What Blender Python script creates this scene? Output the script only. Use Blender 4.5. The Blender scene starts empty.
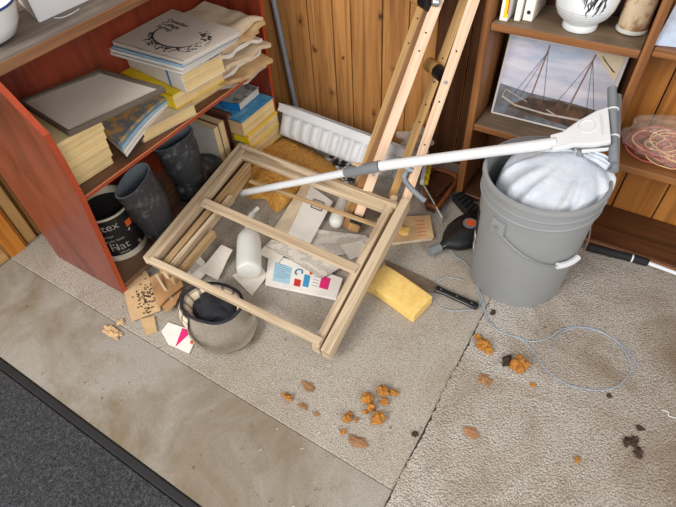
import bpy, bmesh, math, random
import numpy as np
from mathutils import Vector, Matrix, noise
random.seed(7)
# ------------------------------------------------------------------ camera
YAW, PIT, ROL, F, H = -0.61146219, 0.83342572, -0.07817887, 504.17, 1.2
_f = Vector((math.sin(YAW)*math.cos(PIT), math.cos(YAW)*math.cos(PIT), -math.sin(PIT)))
_r = Vector((math.cos(YAW), -math.sin(YAW), 0)); _u = _r.cross(_f)
RT = math.cos(ROL)*_r + math.sin(ROL)*_u; UP = -math.sin(ROL)*_r + math.cos(ROL)*_u; FW = _f
EYE = Vector((0, 0, H))
cd = bpy.data.cameras.new('camera'); cam = bpy.data.objects.new('camera', cd)
bpy.context.scene.collection.objects.link(cam)
cd.sensor_width = 36; cd.lens = F/676*36; cd.clip_start = .02
m = Matrix((RT, UP, -FW)).transposed().to_4x4(); m.translation = EYE
cam.matrix_world = m; bpy.context.scene.camera = cam
# ------------------------------------------------------------------ light
sc = bpy.context.scene
sc.view_settings.view_transform = 'Standard'; sc.view_settings.look = 'None'
sc.view_settings.exposure = 0.14; sc.view_settings.gamma = 1; sc.view_settings.use_curve_mapping = False
w = bpy.data.worlds.new('world'); sc.world = w; w.use_nodes = True
w.node_tree.nodes['Background'].inputs[0].default_value = (.93, .96, 1, 1)
w.node_tree.nodes['Background'].inputs[1].default_value = .62
def area(name, loc, target, size, power, col):
    l = bpy.data.lights.new(name, 'AREA'); l.shape = 'RECTANGLE'; l.size, l.size_y = size; l.energy = power; l.color = col
    o = bpy.data.objects.new(name, l); sc.collection.objects.link(o); o.location = loc
    o.rotation_euler = (Vector(target)-Vector(loc)).to_track_quat('-Z', 'Y').to_euler()
area('doorway_daylight', (-1.3, -2.5, 2.4), (-.6, 1.0, 0), (1.5, 1.7), 118, (1, .98, .95))
area('added_fill_right', (2.4, -1.2, 2.0), (-1.0, 1.0, 0.4), (1.1, 1.1), 62, (1, .97, .93))  # added fill from the right to brighten the bookcase interior; no window known there

# ------------------------------------------------------------------ geometry helpers
def ray(px, py): return RT*((px-338)/F) - UP*((py-253.5)/F) + FW
def U(px, py, z=0.):
    d = ray(px, py); return EYE + d*((z-H)/d.z)
def YP(px, py, y):
    d = ray(px, py); return EYE + d*(y/d.y)
def XP(px, py, x):
    d = ray(px, py); return EYE + d*(x/d.x)
def V(*a): return Vector(a)

class MB:
    def __init__(s): s.bm = bmesh.new(); s.uv = s.bm.loops.layers.uv.new('UVMap'); s.smooth = False
    def face(s, vs, uv=None, mi=0):
        try: f = s.bm.faces.new(vs)
        except ValueError: return None
        f.material_index = mi
        if uv:
            for l, t in zip(f.loops, uv): l[s.uv].uv = t
        return f
    def hexa(s, b, t, mi=0, ax=None):
        # b, t: 4 bottom + 4 top points, same order
        vb = [s.bm.verts.new(p) for p in b]; vt = [s.bm.verts.new(p) for p in t]
        fs = [vb[::-1], vt] + [[vb[i], vb[(i+1) % 4], vt[(i+1) % 4], vt[i]] for i in range(4)]
        ro = random.random()*7
        if ax is None:
            e = [(b[1]-b[0]), (b[3]-b[0]), (t[0]-b[0])]; ax = max(e, key=lambda q: q.length)
        ax = ax.normalized()
        out = []
        for k, f in enumerate(fs):
            n = (f[1].co-f[0].co).cross(f[2].co-f[1].co)
            n = n.normalized() if n.length > 1e-9 else Vector((0, 0, 1))
            sd = n.cross(ax)
            sd = sd.normalized() if sd.length > .3 else n.orthogonal().normalized()
            out.append(s.face(f, [(v.co.dot(ax)+ro, v.co.dot(sd)+ro+k*.13) for v in f], mi))
        return out
    def box(s, c, size, rz=0, mi=0, ax=None):
        c = Vector(c); x, y, z = [q/2 for q in size]; R = Matrix.Rotation(rz, 3, 'Z')
        P = [c+R@Vector((a*x, b*y, -z)) for a, b in ((-1, -1), (1, -1), (1, 1), (-1, 1))]
        return s.hexa(P, [p+Vector((0, 0, 2*z)) for p in P], mi, ax)
    def beam(s, p0, p1, wd, th, up=(0, 0, 1), mi=0):
        p0 = Vector(p0); p1 = Vector(p1); d = (p1-p0).normalized(); sd = d.cross(Vector(up)).normalized(); u = sd.cross(d)
        q = lambda p: [p+sd*wd/2*a+u*th/2*b for a, b in ((-1, -1), (1, -1), (1, 1), (-1, 1))]
        return s.hexa(q(p0), q(p1), mi, d)
    def prism(s, pts, z0, z1, mi=0):
        vb = [s.bm.verts.new((p[0], p[1], z0)) for p in pts]; vt = [s.bm.verts.new((p[0], p[1], z1)) for p in pts]
        n = len(pts); c = sum((Vector((p[0], p[1], 0)) for p in pts), Vector())/n
        s.face(vb[::-1], [(v.co.x, v.co.y) for v in vb[::-1]], mi); s.face(vt, [(v.co.x, v.co.y) for v in vt], mi)
        for i in range(n):
            j = (i+1) % n; L = (vb[j].co-vb[i].co).length
            s.face([vb[i], vb[j], vt[j], vt[i]], [(0, 0), (L, 0), (L, z1-z0), (0, z1-z0)], mi)
    def rings(s, R, closed=True, cap0=True, cap1=True, mi=0):
        vs = [[s.bm.verts.new(p) for p in r] for r in R]; n = len(vs[0]); acc = 0
        for i in range(len(vs)-1):
            L = (vs[i+1][0].co-vs[i][0].co).length
            for j in range(n if closed else n-1):
                k = (j+1) % n
                s.face([vs[i][j], vs[i][k], vs[i+1][k], vs[i+1][j]], [(j/n, acc), ((j+1)/n, acc), ((j+1)/n, acc+L), (j/n, acc+L)], mi)
            acc += L
        if cap0: s.face(vs[0][::-1], None, mi)
        if cap1: s.face(vs[-1], None, mi)
        s.smooth = True
    def tube(s, pts, r, n=10, mi=0, cap=True):
        pts = [Vector(p) for p in pts]; N = len(pts); rr = r if isinstance(r, (list, tuple)) else [r]*N
        t0 = (pts[1]-pts[0]).normalized(); nn = t0.orthogonal().normalized(); R = []
        for i, p in enumerate(pts):
            t = (pts[min(i+1, N-1)]-pts[max(i-1, 0)]).normalized()
            nn = (nn-t*nn.dot(t)).normalized(); b = t.cross(nn)
            R.append([p+(nn*math.cos(a)+b*math.sin(a))*rr[i] for a in [2*math.pi*k/n for k in range(n)]])
        s.rings(R, cap0=cap, cap1=cap, mi=mi)
    def lathe(s, prof, c=(0, 0, 0), n=40, sx=1, sy=1, cap0=True, cap1=True, axis=None, mi=0):
        c = Vector(c); Q = Vector(axis).to_track_quat('Z', 'Y').to_matrix() if axis is not None else Matrix.Identity(3)
        s.rings([[c+Q@Vector((r*sx*math.cos(2*math.pi*k/n), r*sy*math.sin(2*math.pi*k/n), z)) for k in range(n)] for r, z in prof], cap0=cap0, cap1=cap1, mi=mi)
    def grid(s, fn, nx, ny, th=0.0, mi=0):
        P = [[Vector(fn(i/nx, j/ny)) for j in range(ny+1)] for i in range(nx+1)]
        def layer(off, rev):
            vs = [[s.bm.verts.new(P[i][j]+off) for j in range(ny+1)] for i in range(nx+1)]
            for i in range(nx):
                for j in range(ny):
                    f = [vs[i][j], vs[i+1][j], vs[i+1][j+1], vs[i][j+1]]; t = [(i/nx, j/ny), ((i+1)/nx, j/ny), ((i+1)/nx, (j+1)/ny), (i/nx, (j+1)/ny)]
                    s.face(f[::-1] if rev else f, t[::-1] if rev else t, mi)
            return vs
        a = layer(Vector(), False)
        if th:
            b = layer(Vector((0, 0, -th)), True)
            ed = [(i, 0) for i in range(nx+1)]+[(nx, j) for j in range(1, ny+1)]+[(i, ny) for i in range(nx-1, -1, -1)]+[(0, j) for j in range(ny-1, 0, -1)]
            for k in range(len(ed)):
                p, q = ed[k], ed[(k+1) % len(ed)]
                s.face([a[q[0]][q[1]], a[p[0]][p[1]], b[p[0]][p[1]], b[q[0]][q[1]]], None, mi)
        s.smooth = True
    def bevel(s, off=.003, seg=2, ang=.6):
        s.bm.normal_update()
        es = [e for e in s.bm.edges if len(e.link_faces) == 2 and e.calc_face_angle(0) > ang]
        bmesh.ops.bevel(s.bm, geom=es, offset=off, segments=seg, profile=.6, affect='EDGES', clamp_overlap=True)
        return s
    def jitter(s, amp, sc=20):
        for v in s.bm.verts:
            v.co += Vector(noise.noise_vector(v.co*sc))*amp
        return s
def obj(name, mb, mats, parent=None, smooth=None):
    bmesh.ops.recalc_face_normals(mb.bm, faces=mb.bm.faces)
    me = bpy.data.meshes.new(name); mb.bm.to_mesh(me); mb.bm.free()
    for q in (mats if isinstance(mats, (list, tuple)) else [mats]): me.materials.append(q)
    o = bpy.data.objects.new(name, me); sc.collection.objects.link(o)
    if parent is not None:
        o.parent = parent; root = parent
        off = Vector()
        while root is not None: off += root.location; root = root.parent
        me.transform(Matrix.Translation(-off))
    sm = mb.smooth if smooth is None else smooth
    if sm:
        me.polygons.foreach_set('use_smooth', [True]*len(me.polygons))
        me.set_sharp_from_angle(angle=math.radians(42))
    return o
def tag(o, label, cat, group=None, kind=None):
    o['label'] = label; o['category'] = cat
    if group: o['group'] = group
    if kind: o['kind'] = kind
    return o
def thing(name, label, cat, loc, group=None):
    o = bpy.data.objects.new(name, None); sc.collection.objects.link(o); o.location = loc; o.empty_display_size = .05
    return tag(o, label, cat, group)
def struct(name, mb, mats, smooth=None):
    o = obj(name, mb, mats, None, smooth); o['kind'] = 'structure'; return o
def cr(pts, n=8):  # catmull-rom
    pts = [Vector(p) for p in pts]; P = [pts[0]*2-pts[1]]+pts+[pts[-1]*2-pts[-2]]; out = []
    for i in range(1, len(P)-2):
        for k in range(n):
            t = k/n; a, b, c, d = P[i-1], P[i], P[i+1], P[i+2]
            out.append(.5*((2*b)+(c-a)*t+(2*a-5*b+4*c-d)*t*t+(-a+3*b-3*c+d)*t**3))
    return out+[pts[-1]]
def text(body, size, origin, xdir, ydir, m, parent, name='lettering', bend=None, thick=.0004):
    cu = bpy.data.curves.new('t', 'FONT'); cu.body = body; cu.size = size; cu.extrude = thick
    o = bpy.data.objects.new('t', cu); sc.collection.objects.link(o)
    me = bpy.data.meshes.new_from_object(o.evaluated_get(bpy.context.evaluated_depsgraph_get()))
    bpy.data.objects.remove(o)
    xd = Vector(xdir).normalized(); yd = Vector(ydir); yd = (yd-xd*yd.dot(xd)).normalized(); zd = xd.cross(yd)
    for v in me.vertices:
        p = v.co.copy()
        v.co = bend(p) if bend else Vector(origin)+xd*p.x+yd*p.y+zd*p.z
    me.materials.append(m)
    n = bpy.data.objects.new(name, me); sc.collection.objects.link(n); n.parent = parent
    off = Vector(); r = parent
    while r is not None: off += r.location; r = r.parent
    me.transform(Matrix.Translation(-off)); return n

# ------------------------------------------------------------------ materials
def lin(c): return tuple([((x/255)/12.92 if x/255 <= .04045 else ((x/255+.055)/1.055)**2.4) for x in c])
class NT:
    def __init__(s, name):
        s.m = bpy.data.materials.new(name); s.m.use_nodes = True; s.t = s.m.node_tree; s.b = s.t.nodes['Principled BSDF']
    def n(s, typ, **k):
        q = s.t.nodes.new(typ)
        for a, v in k.items():
            if a.startswith('i_'):
                q.inputs[a[2:].replace('_', ' ')].default_value = v
            else: setattr(q, a, v)
        return q
    def l(s, a, b): s.t.links.new(a, b)
    def coord(s, kind='Object', scale=(1, 1, 1), rot=(0, 0, 0)):
        tc = s.n('ShaderNodeTexCoord'); mp = s.n('ShaderNodeMapping'); mp.inputs['Scale'].default_value = scale; mp.inputs['Rotation'].default_value = rot
        s.l(tc.outputs[kind], mp.inputs[0]); return mp.outputs[0]
    def noise(s, co, scale, detail=4, rough=.6, dist=0):
        q = s.n('ShaderNodeTexNoise'); q.inputs['Scale'].default_value = scale; q.inputs['Detail'].default_value = detail
        q.inputs['Roughness'].default_value = rough; q.inputs['Distortion'].default_value = dist; s.l(co, q.inputs['Vector']); return q.outputs['Fac']
    def ramp(s, fac, stops, interp='LINEAR'):
        q = s.n('ShaderNodeValToRGB'); e = q.color_ramp.elements; q.color_ramp.interpolation = interp
        while len(e) < len(stops): e.new(.5)
        for k, (p, c) in enumerate(stops):
            e[k].position = p; e[k].color = (*(c if len(c) == 3 else c[:3]), 1)
        s.l(fac, q.inputs[0]); return q.outputs[0]
    def mix(s, fac, a, b, mode='MIX'):
        q = s.n('ShaderNodeMix', data_type='RGBA', blend_type=mode)
        for v, i in ((fac, 0), (a, 6), (b, 7)):
            if hasattr(v, 'is_output'): s.l(v, q.inputs[i])
            elif i == 0: q.inputs[0].default_value = v
            else: q.inputs[i].default_value = (*v, 1)
        return q.outputs[2]
    def bump(s, h, strength=.3, dist=.002):
        q = s.n('ShaderNodeBump'); q.inputs['Strength'].default_value = strength; q.inputs['Distance'].default_value = dist
        s.l(h, q.inputs['Height']); s.l(q.outputs[0], s.b.inputs['Normal'])
    def base(s, c):
        if hasattr(c, 'is_output'): s.l(c, s.b.inputs['Base Color'])
        else: s.b.inputs['Base Color'].default_value = (*c, 1)
    def set(s, **k):
        for a, v in k.items(): s.b.inputs[a.replace('_', ' ')].default_value = v
        return s.m
G0, G1 = (0, 0, 0), (1, 1, 1)
def plain(name, c, rough=.6, var=.12, scale=25, bump=.15, bs=150, metal=0, alpha=1, trans=0, spec=.5):
    t = NT(name); c = lin(c); co = t.coord()
    f = t.noise(co, scale, 5)
    t.base(t.ramp(f, [(.3, [x*(1-var) for x in c]), (.7, [min(1, x*(1+var)) for x in c])]))
    if bump: t.bump(t.noise(co, bs, 3), bump, .001)
    t.set(Roughness=rough, Metallic=metal, Alpha=alpha)
    t.b.inputs['Transmission Weight'].default_value = trans; t.b.inputs['Specular IOR Level'].default_value = spec
    return t.m
def wood(name, c0, c1, c2=None, along=2., across=38., rough=.6, knots=0, bump=.25, dirt=0, spots=()):
    t = NT(name); co = t.coord('UV', (along, across, 1)); c0, c1 = lin(c0), lin(c1); c2 = lin(c2) if c2 else c0
    f = t.noise(co, 1.0, 6, .65, .8); f2 = t.noise(t.coord('UV', (along*.6, across*.18, 1)), 1.0, 3, .5, 1.2)
    c = t.ramp(f, [(.34, [x*.86 for x in c1]), (.6, c0)])
    c = t.mix(t.ramp(f2, [(.4, G0), (.65, G1)]), c, c2)
    c = t.mix(.4, c, t.ramp(f, [(.38, [x*.8 for x in c1]), (.56, c0)]))
    if knots:
        kc = t.coord('UV', (3.4, 7.5, 1)); vo = t.n('ShaderNodeTexVoronoi'); vo.inputs['Scale'].default_value = 1; t.l(kc, vo.inputs['Vector'])
        d = vo.outputs['Distance']
        k = t.ramp(d, [(.05, G1), (.10, (.5,)*3), (.24, G0)])
        c = t.mix(k, c, lin((58, 30, 14)))
    if spots:
        wn = t.n('ShaderNodeTexNoise'); wn.inputs['Scale'].default_value = 40; t.l(t.coord(), wn.inputs['Vector'])
        for (sx_, sz_, sr_) in spots:
            sr_ *= 1.5
            mp = t.n('ShaderNodeMapping'); tc = t.n('ShaderNodeTexCoord'); t.l(tc.outputs['Object'], mp.inputs[0])
            mp.inputs['Location'].default_value = (-sx_/sr_, 0, -sz_/(sr_*1.35)); mp.inputs['Scale'].default_value = (1/sr_, 0, 1/(sr_*1.35))
            ad = t.n('ShaderNodeMix', data_type='VECTOR'); 
            ln_ = t.n('ShaderNodeVectorMath', operation='LENGTH'); t.l(mp.outputs[0], ln_.inputs[0]); t.t.nodes.remove(ad)
            a_ = t.n('ShaderNodeMath', operation='ADD'); t.l(ln_.outputs['Value'], a_.inputs[0]); t.l(wn.outputs['Fac'], a_.inputs[1])
            c = t.mix(t.ramp(a_.outputs[0], [(.0, G1), (.55, (.9,)*3), (.72, (.35,)*3), (1.0, G0)]), c, lin((62, 32, 16)))
    if dirt:
        g = t.noise(t.coord(), 9, 6, .7); c = t.mix(t.ramp(g, [(.5, G0), (.75, (dirt,)*3)]), c, lin((90, 78, 66)))
    t.base(c); t.bump(f, bump, .0015); t.set(Roughness=rough); return t.m
def fn_carpet(name, c0, c1, stain, cell, bstr, stain_amt, lo=.45, hi=.7):
    t = NT(name); co = t.coord()
    vo = t.n('ShaderNodeTexVoronoi'); vo.inputs['Scale'].default_value = cell; t.l(co, vo.inputs['Vector'])
    fine = t.noise(co, cell*1.3, 3)
    c = t.ramp(fine, [(.3, lin(c0)), (.7, lin(c1))])
    dk = t.ramp(vo.outputs['Distance'], [(.2, G1), (.8, (.62,)*3)])
    c = t.mix(1, c, dk, 'MULTIPLY')
    big = t.noise(co, 3.1, 6, .65, .6)
    c = t.mix(t.ramp(big, [(lo, G0), (hi, (stain_amt,)*3)]), c, lin(stain))
    b2 = t.noise(co, 9, 6, .7, 1.0)
    c = t.mix(t.ramp(b2, [(.55, G0), (.78, (.4,)*3)]), c, lin([x*.72 for x in stain]))
    sp = t.n('ShaderNodeTexVoronoi'); sp.inputs['Scale'].default_value = 16; t.l(co, sp.inputs['Vector'])
    c = t.mix(t.ramp(sp.outputs['Distance'], [(.035, (.6,)*3), (.07, G0)]), c, lin((70, 52, 38)))
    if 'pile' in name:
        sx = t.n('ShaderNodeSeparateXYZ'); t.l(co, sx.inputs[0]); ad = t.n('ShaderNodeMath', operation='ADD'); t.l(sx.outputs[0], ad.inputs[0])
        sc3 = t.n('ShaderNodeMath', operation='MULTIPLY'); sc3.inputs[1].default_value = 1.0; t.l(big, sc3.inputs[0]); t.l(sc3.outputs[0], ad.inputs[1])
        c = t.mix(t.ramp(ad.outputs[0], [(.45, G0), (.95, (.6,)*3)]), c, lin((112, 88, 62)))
    t.base(c)
    t.bump(vo.outputs['Distance'], bstr, .003); t.b.inputs['Roughness'].default_value = .95; t.b.inputs['Specular IOR Level'].default_value = .15
    return t.m
m_carp_flat = fn_carpet('worn_flat_carpet', (160, 154, 143), (186, 180, 169), (126, 111, 90), 500, .12, .95, .44, .66)
m_carp_loop = fn_carpet('loop_carpet', (164, 155, 142), (212, 203, 190), (150, 132, 112), 300, .6, .6)
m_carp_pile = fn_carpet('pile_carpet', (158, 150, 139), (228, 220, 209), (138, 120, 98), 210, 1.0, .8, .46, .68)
t = NT('charcoal_mat'); co = t.coord(); f = t.noise(co, 130, 3, .7); f2 = t.noise(co, 420, 2)
c = t.ramp(f, [(.38, lin((16, 17, 22))), (.52, lin((30, 32, 38))), (.66, lin((72, 74, 82)))]); c = t.mix(.3, c, t.ramp(f2, [(.4, G0), (.7, (.22,)*3)]))
t.base(c); t.bump(f2, .6, .003); t.set(Roughness=.95); m_mat = t.m
m_rubber_edge = plain('black_rubber', (28, 28, 31), .7, .2)
m_concrete = plain('concrete', (120, 114, 106), .9, .1)
KN = [(p_.x, p_.z, rr_) for p_, rr_ in [(YP(x_, y_, 1.5), rr_) for x_, y_, rr_ in ((300.7, 21, .030), (314, 49.5, .026), (331.6, 94, .032), (380, 17, .022), (392, 69, .022), (374.6, 113, .022), (289, 63, .018), (343, 58, .012))]]
m_wall = wood('knotty_plank', (196, 142, 84), (150, 98, 50), (170, 114, 60), 1.6, 34, .45, spots=KN)
m_wall_shade = wood('shaded_plank', (112, 70, 38), (78, 46, 24), (94, 58, 30), 1.6, 34, .55)  # boards beside the shelving unit: their shade is put into this colour
m_wall_right = wood('amber_plank', (184, 122, 56), (140, 86, 34), (164, 104, 44), 1.6, 34, .5)
m_gold = wood('golden_board', (150, 104, 48), (112, 74, 30), (134, 90, 38))
m_orange = wood('orange_board', (206, 130, 44), (176, 100, 26), (192, 116, 34))
m_pale = wood('pale_stud', (204, 160, 100), (172, 126, 70), (190, 146, 88))
m_red = wood('red_varnished_ply', (124, 50, 30), (100, 38, 24), (136, 62, 44), 3, 22, .33, bump=.12)
m_red_side = wood('red_varnished_panel', (122, 56, 42), (98, 40, 28), (126, 66, 54), 3, 16, .3, bump=.08, dirt=.15)
m_red_in = wood('dark_red_ply', (140, 56, 32), (108, 40, 22), (128, 50, 28), 3, 30, .45, bump=.2)
m_red_edge = plain('orange_red_edge', (170, 68, 34), .45, .12, 40)
m_shelf_dirty = wood('dusty_brown_shelf', (128, 92, 66), (94, 62, 44), (112, 84, 64), dirt=.8)
m_top = wood('weathered_top', (132, 122, 112), (98, 88, 80), (116, 106, 96), 2, 30, .75, dirt=.7)
m_top_edge = wood('worn_brown_edge', (150, 106, 72), (112, 72, 44), (134, 92, 60))
m_unit = wood('shelf_brown', (150, 98, 54), (112, 68, 32), (134, 86, 44), 2, 40, .45)
m_unit_dark = wood('shelf_dark_brown', (96, 58, 34), (66, 38, 22), (82, 50, 30), 2, 40, .35)
m_unit_top = wood('dusty_shelf_top', (132, 110, 88), (104, 84, 64), (120, 100, 80), dirt=.7)
m_raw = wood('raw_pine', (216, 196, 166), (158, 130, 98), (196, 172, 140), 2.0, 36, .65, bump=.3)
m_raw_dark = wood('aged_pine', (190, 160, 118), (156, 124, 82), (172, 140, 98), 2.5, 60, .65)
m_lath_lit = wood('lit_cream_lath', (232, 198, 168), (220, 182, 148), (226, 190, 158), 2, 50, .5, bump=.08)  # front rail faces: their bright highlight is put into this cream colour
m_lath_shade = wood('shaded_golden_lath', (206, 164, 100), (176, 132, 70), (192, 148, 86), 2, 50, .5, bump=.08)  # rear rails: their shade is put into this golden colour
m_lath_brown = wood('brown_lath', (160, 112, 62), (126, 82, 42), (144, 98, 52), 2, 50, .5)
m_black = plain('black_plastic', (18, 18, 20), .35, .2)
m_blackmat = plain('black_matte', (22, 21, 22), .8, .2)
m_grey = plain('grey_plastic', (140, 142, 143), .42, .05, 8, .05)
m_greyd = plain('dark_grey_plastic', (122, 126, 130), .4, .08)
m_white = plain('white_plastic', (218, 219, 220), .4, .03)
m_whiteen = plain('white_enamel', (232, 236, 238), .2, .03)
m_blue_rim = plain('blue_enamel', (36, 78, 140), .3)
m_metal = plain('dull_metal', (146, 152, 160), .35, .12, metal=.3)
m_steel = plain('steel', (190, 192, 194), .28, .05, metal=1)
m_blade = plain('stained_steel', (138, 126, 112), .4, .2, metal=.6)
m_yellow = plain('yellow_cover', (240, 208, 20), .5, .08)
m_blue = plain('blue_cover', (30, 112, 170), .45, .1)
m_bluel = plain('pale_blue_cover', (152, 190, 218), .45, .1)
m_ink = plain('black_ink', (34, 34, 36), .7, .05, bump=0)
m_red_ink = plain('red_ink', (200, 50, 44), .6, .05, bump=0)
m_pink = plain('pink_ink', (222, 44, 122), .5, .03, bump=0)
m_teal = plain('blue_ink', (60, 150, 196), .6, .03, bump=0)
m_ltblue = plain('pale_blue_ink', (168, 208, 226), .6, .03, bump=0)
m_greyink = plain('grey_ink', (120, 134, 146), .8, .05, bump=0)
m_orangeink = plain('orange_ink', (214, 92, 40), .5, .05, bump=0)
def pages(name, c, scale=260, ax=2, amt=.28):
    t = NT(name); sc_ = [3, 3, 3]; sc_[ax] = scale; co = t.coord('Object', sc_); f = t.noise(co, 1, 2)
    c = lin(c); col = t.ramp(f, [(.3, [x*(1-amt) for x in c]), (.7, c)]); g = t.noise(t.coord(), 14, 4)
    t.base(t.mix(t.ramp(g, [(.45, G0), (.75, (.35,)*3)]), col, lin((190, 160, 110)))); t.bump(f, .4, .001); t.set(Roughness=.85); return t.m
m_pages = pages('yellowed_pages', (248, 220, 160)); m_pagesw = pages('white_pages', (232, 228, 220)); m_pagesv = pages('upright_pages', (230, 206, 156), 260, 1)
def printed(name, paper, ink=(90, 88, 86), rows=26, cols=3, dens=.45, amt=.7):
    t = NT(name); tc = t.n('ShaderNodeTexCoord'); sp = t.n('ShaderNodeSeparateXYZ'); t.l(tc.outputs['UV'], sp.inputs[0])
    a = t.n('ShaderNodeMath', operation='MULTIPLY'); a.inputs[1].default_value = rows; t.l(sp.outputs[1], a.inputs[0])
    fr = t.n('ShaderNodeMath', operation='FRACT'); t.l(a.outputs[0], fr.inputs[0])
    lt = t.n('ShaderNodeMath', operation='LESS_THAN'); lt.inputs[1].default_value = .5; t.l(fr.outputs[0], lt.inputs[0])
    n1 = t.noise(t.coord('UV', (70, rows, 1)), 1, 1); g = t.n('ShaderNodeMath', operation='GREATER_THAN'); g.inputs[1].default_value = dens; t.l(n1, g.inputs[0])
    n2 = t.noise(t.coord('UV', (cols, 4, 1)), 1, 1); g2 = t.n('ShaderNodeMath', operation='GREATER_THAN'); g2.inputs[1].default_value = .47; t.l(n2, g2.inputs[0])
    m1 = t.n('ShaderNodeMath', operation='MULTIPLY'); t.l(lt.outputs[0], m1.inputs[0]); t.l(g.outputs[0], m1.inputs[1])
    m2 = t.n('ShaderNodeMath', operation='MULTIPLY'); t.l(m1.outputs[0], m2.inputs[0]); t.l(g2.outputs[0], m2.inputs[1])
    m3 = t.n('ShaderNodeMath', operation='MULTIPLY'); m3.inputs[1].default_value = amt; t.l(m2.outputs[0], m3.inputs[0])
    pc = t.ramp(t.noise(t.coord(), 20, 4), [(.3, [x*.85 for x in lin(paper)]), (.7, lin(paper))])
    t.base(t.mix(m3.outputs[0], pc, lin(ink))); t.set(Roughness=.8); return t.m
m_news = printed('newsprint', (222, 214, 202)); m_letter = printed('letter_paper', (234, 227, 214), dens=.58, rows=18, amt=.4)
m_paper = plain('white_paper', (236, 232, 224), .8, .05); m_paperc = plain('cream_paper', (216, 198, 168), .8, .1)
m_kraft = plain('kraft_paper', (200, 168, 122), .85, .15); m_card = plain('cardboard', (206, 172, 128), .85, .12); m_cardd = plain('brown_cardboard', (170, 128, 84), .85, .15)
m_greypaper = plain('grey_paper', (190, 184, 174), .85, .12)
def speck(name, base, spots, scale=12, thr=(.5, .56), rough=.5, detail=6):
    t = NT(name); co = t.coord(); f = t.noise(co, scale, detail, .65)
    t.base(t.ramp(f, [(thr[0], lin(base)), (thr[1], lin(spots))])); t.bump(f, .2, .001); t.set(Roughness=rough); return t.m
m_rubber = speck('dusty_black_rubber', (46, 48, 52), (150, 152, 154), 30, (.52, .9), .5, 10)
m_rubber_in = plain('grey_boot_lining', (108, 116, 124), .7, .1)
m_sole = plain('boot_sole', (30, 30, 32), .7)
m_photo = speck('photo_cover', (120, 128, 138), (196, 160, 96), 34, (.46, .56))
m_bluephoto = speck('blue_photo_cover', (176, 204, 226), (70, 122, 176), 30, (.5, .62))
m_glossy = speck('grey_photo_cover', (196, 196, 192), (120, 118, 116), 30, (.48, .6))
m_coir = speck('coir_fibre', (176, 122, 46), (214, 162, 82), 90, (.35, .65), .95)
m_sponge = speck('foam_sponge', (236, 200, 118), (224, 182, 96), 70, (.45, .7), .9)
m_foam = speck('orange_foam', (184, 126, 50), (142, 90, 34), 160, (.4, .7), .9)
m_scat = speck('dark_dropping', (46, 32, 24), (84, 60, 42), 160, (.4, .7), .8)
m_log = speck('birch_bark', (214, 190, 158), (150, 104, 68), 22, (.46, .6), .6)
def clear(name, c, alpha, rough=.25):
    m_ = plain(name, c, rough, .04, bump=.1, alpha=alpha); return m_
m_clear = clear('clear_film', (214, 206, 196), .42, .2); m_milky = clear('milky_plastic', (236, 236, 230), .72, .3)
m_film = clear('clear_sheet', (214, 220, 216), .28, .15)
t = NT('white_bin_bag'); co = t.coord(); f = t.noise(co, 9, 4)
t.base(t.ramp(f, [(.35, lin((184, 192, 204))), (.65, lin((208, 213, 219)))])); t.bump(t.noise(t.coord('Object', (1, 1, 1)), 16, 4, .55, 1.2), .6, .008)
t.b.inputs['Subsurface Weight'].default_value = .15; t.b.inputs['Subsurface Radius'].default_value = (.02, .02, .02); m_bag = t.set(Roughness=.38)
t = NT('tweed'); co = t.coord(); f = t.noise(co, 300, 2); g = t.noise(co, 12, 3)
t.base(t.mix(t.ramp(g, [(.4, G0), (.7, (.6,)*3)]), t.ramp(f, [(.3, lin((128, 118, 106))), (.7, lin((166, 156, 142)))]), lin((112, 100, 86)))); t.bump(f, .4, .001); m_tweed = t.set(Roughness=.95)
def plaid(name, ku, kv):
    t = NT(name); tc = t.n('ShaderNodeTexCoord'); sp = t.n('ShaderNodeSeparateXYZ'); t.l(tc.outputs['UV'], sp.inputs[0])
    def band(o, k, wd):
        a = t.n('ShaderNodeMath', operation='MULTIPLY'); a.inputs[1].default_value = k; t.l(o, a.inputs[0])
        b = t.n('ShaderNodeMath', operation='FRACT'); t.l(a.outputs[0], b.inputs[0]); c_ = t.n('ShaderNodeMath', operation='LESS_THAN'); c_.inputs[1].default_value = wd; t.l(b.outputs[0], c_.inputs[0]); return c_.outputs[0]
    b1 = band(sp.outputs[0], ku, .3); b2 = band(sp.outputs[1], kv, .3)
    c = t.mix(b1, lin((226, 208, 180)), lin((150, 132, 114))); h = t.n('ShaderNodeMath', operation='MULTIPLY'); h.inputs[1].default_value = .55; t.l(b2, h.inputs[0])
    t.base(t.mix(h.outputs[0], c, lin((58, 50, 46)))); return t.set(Roughness=.95)
m_plaid = plaid('plaid', 13, 26)
m_navy = plain('navy_cloth', (38, 40, 46), .95, .25, 40, .5, 90)
m_line = plain('fishing_line', (160, 176, 194), .25, .05, bump=0)
m_string = plain('pink_string', (176, 88, 86), .8, .2); m_string2 = plain('tan_string', (214, 172, 120), .8, .2)

# ------------------------------------------------------------------ structure
mb = MB(); mb.box((-.4, .9, -.035), (3.4, 2.8, .05)); struct('floor', mb, m_concrete)
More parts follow.
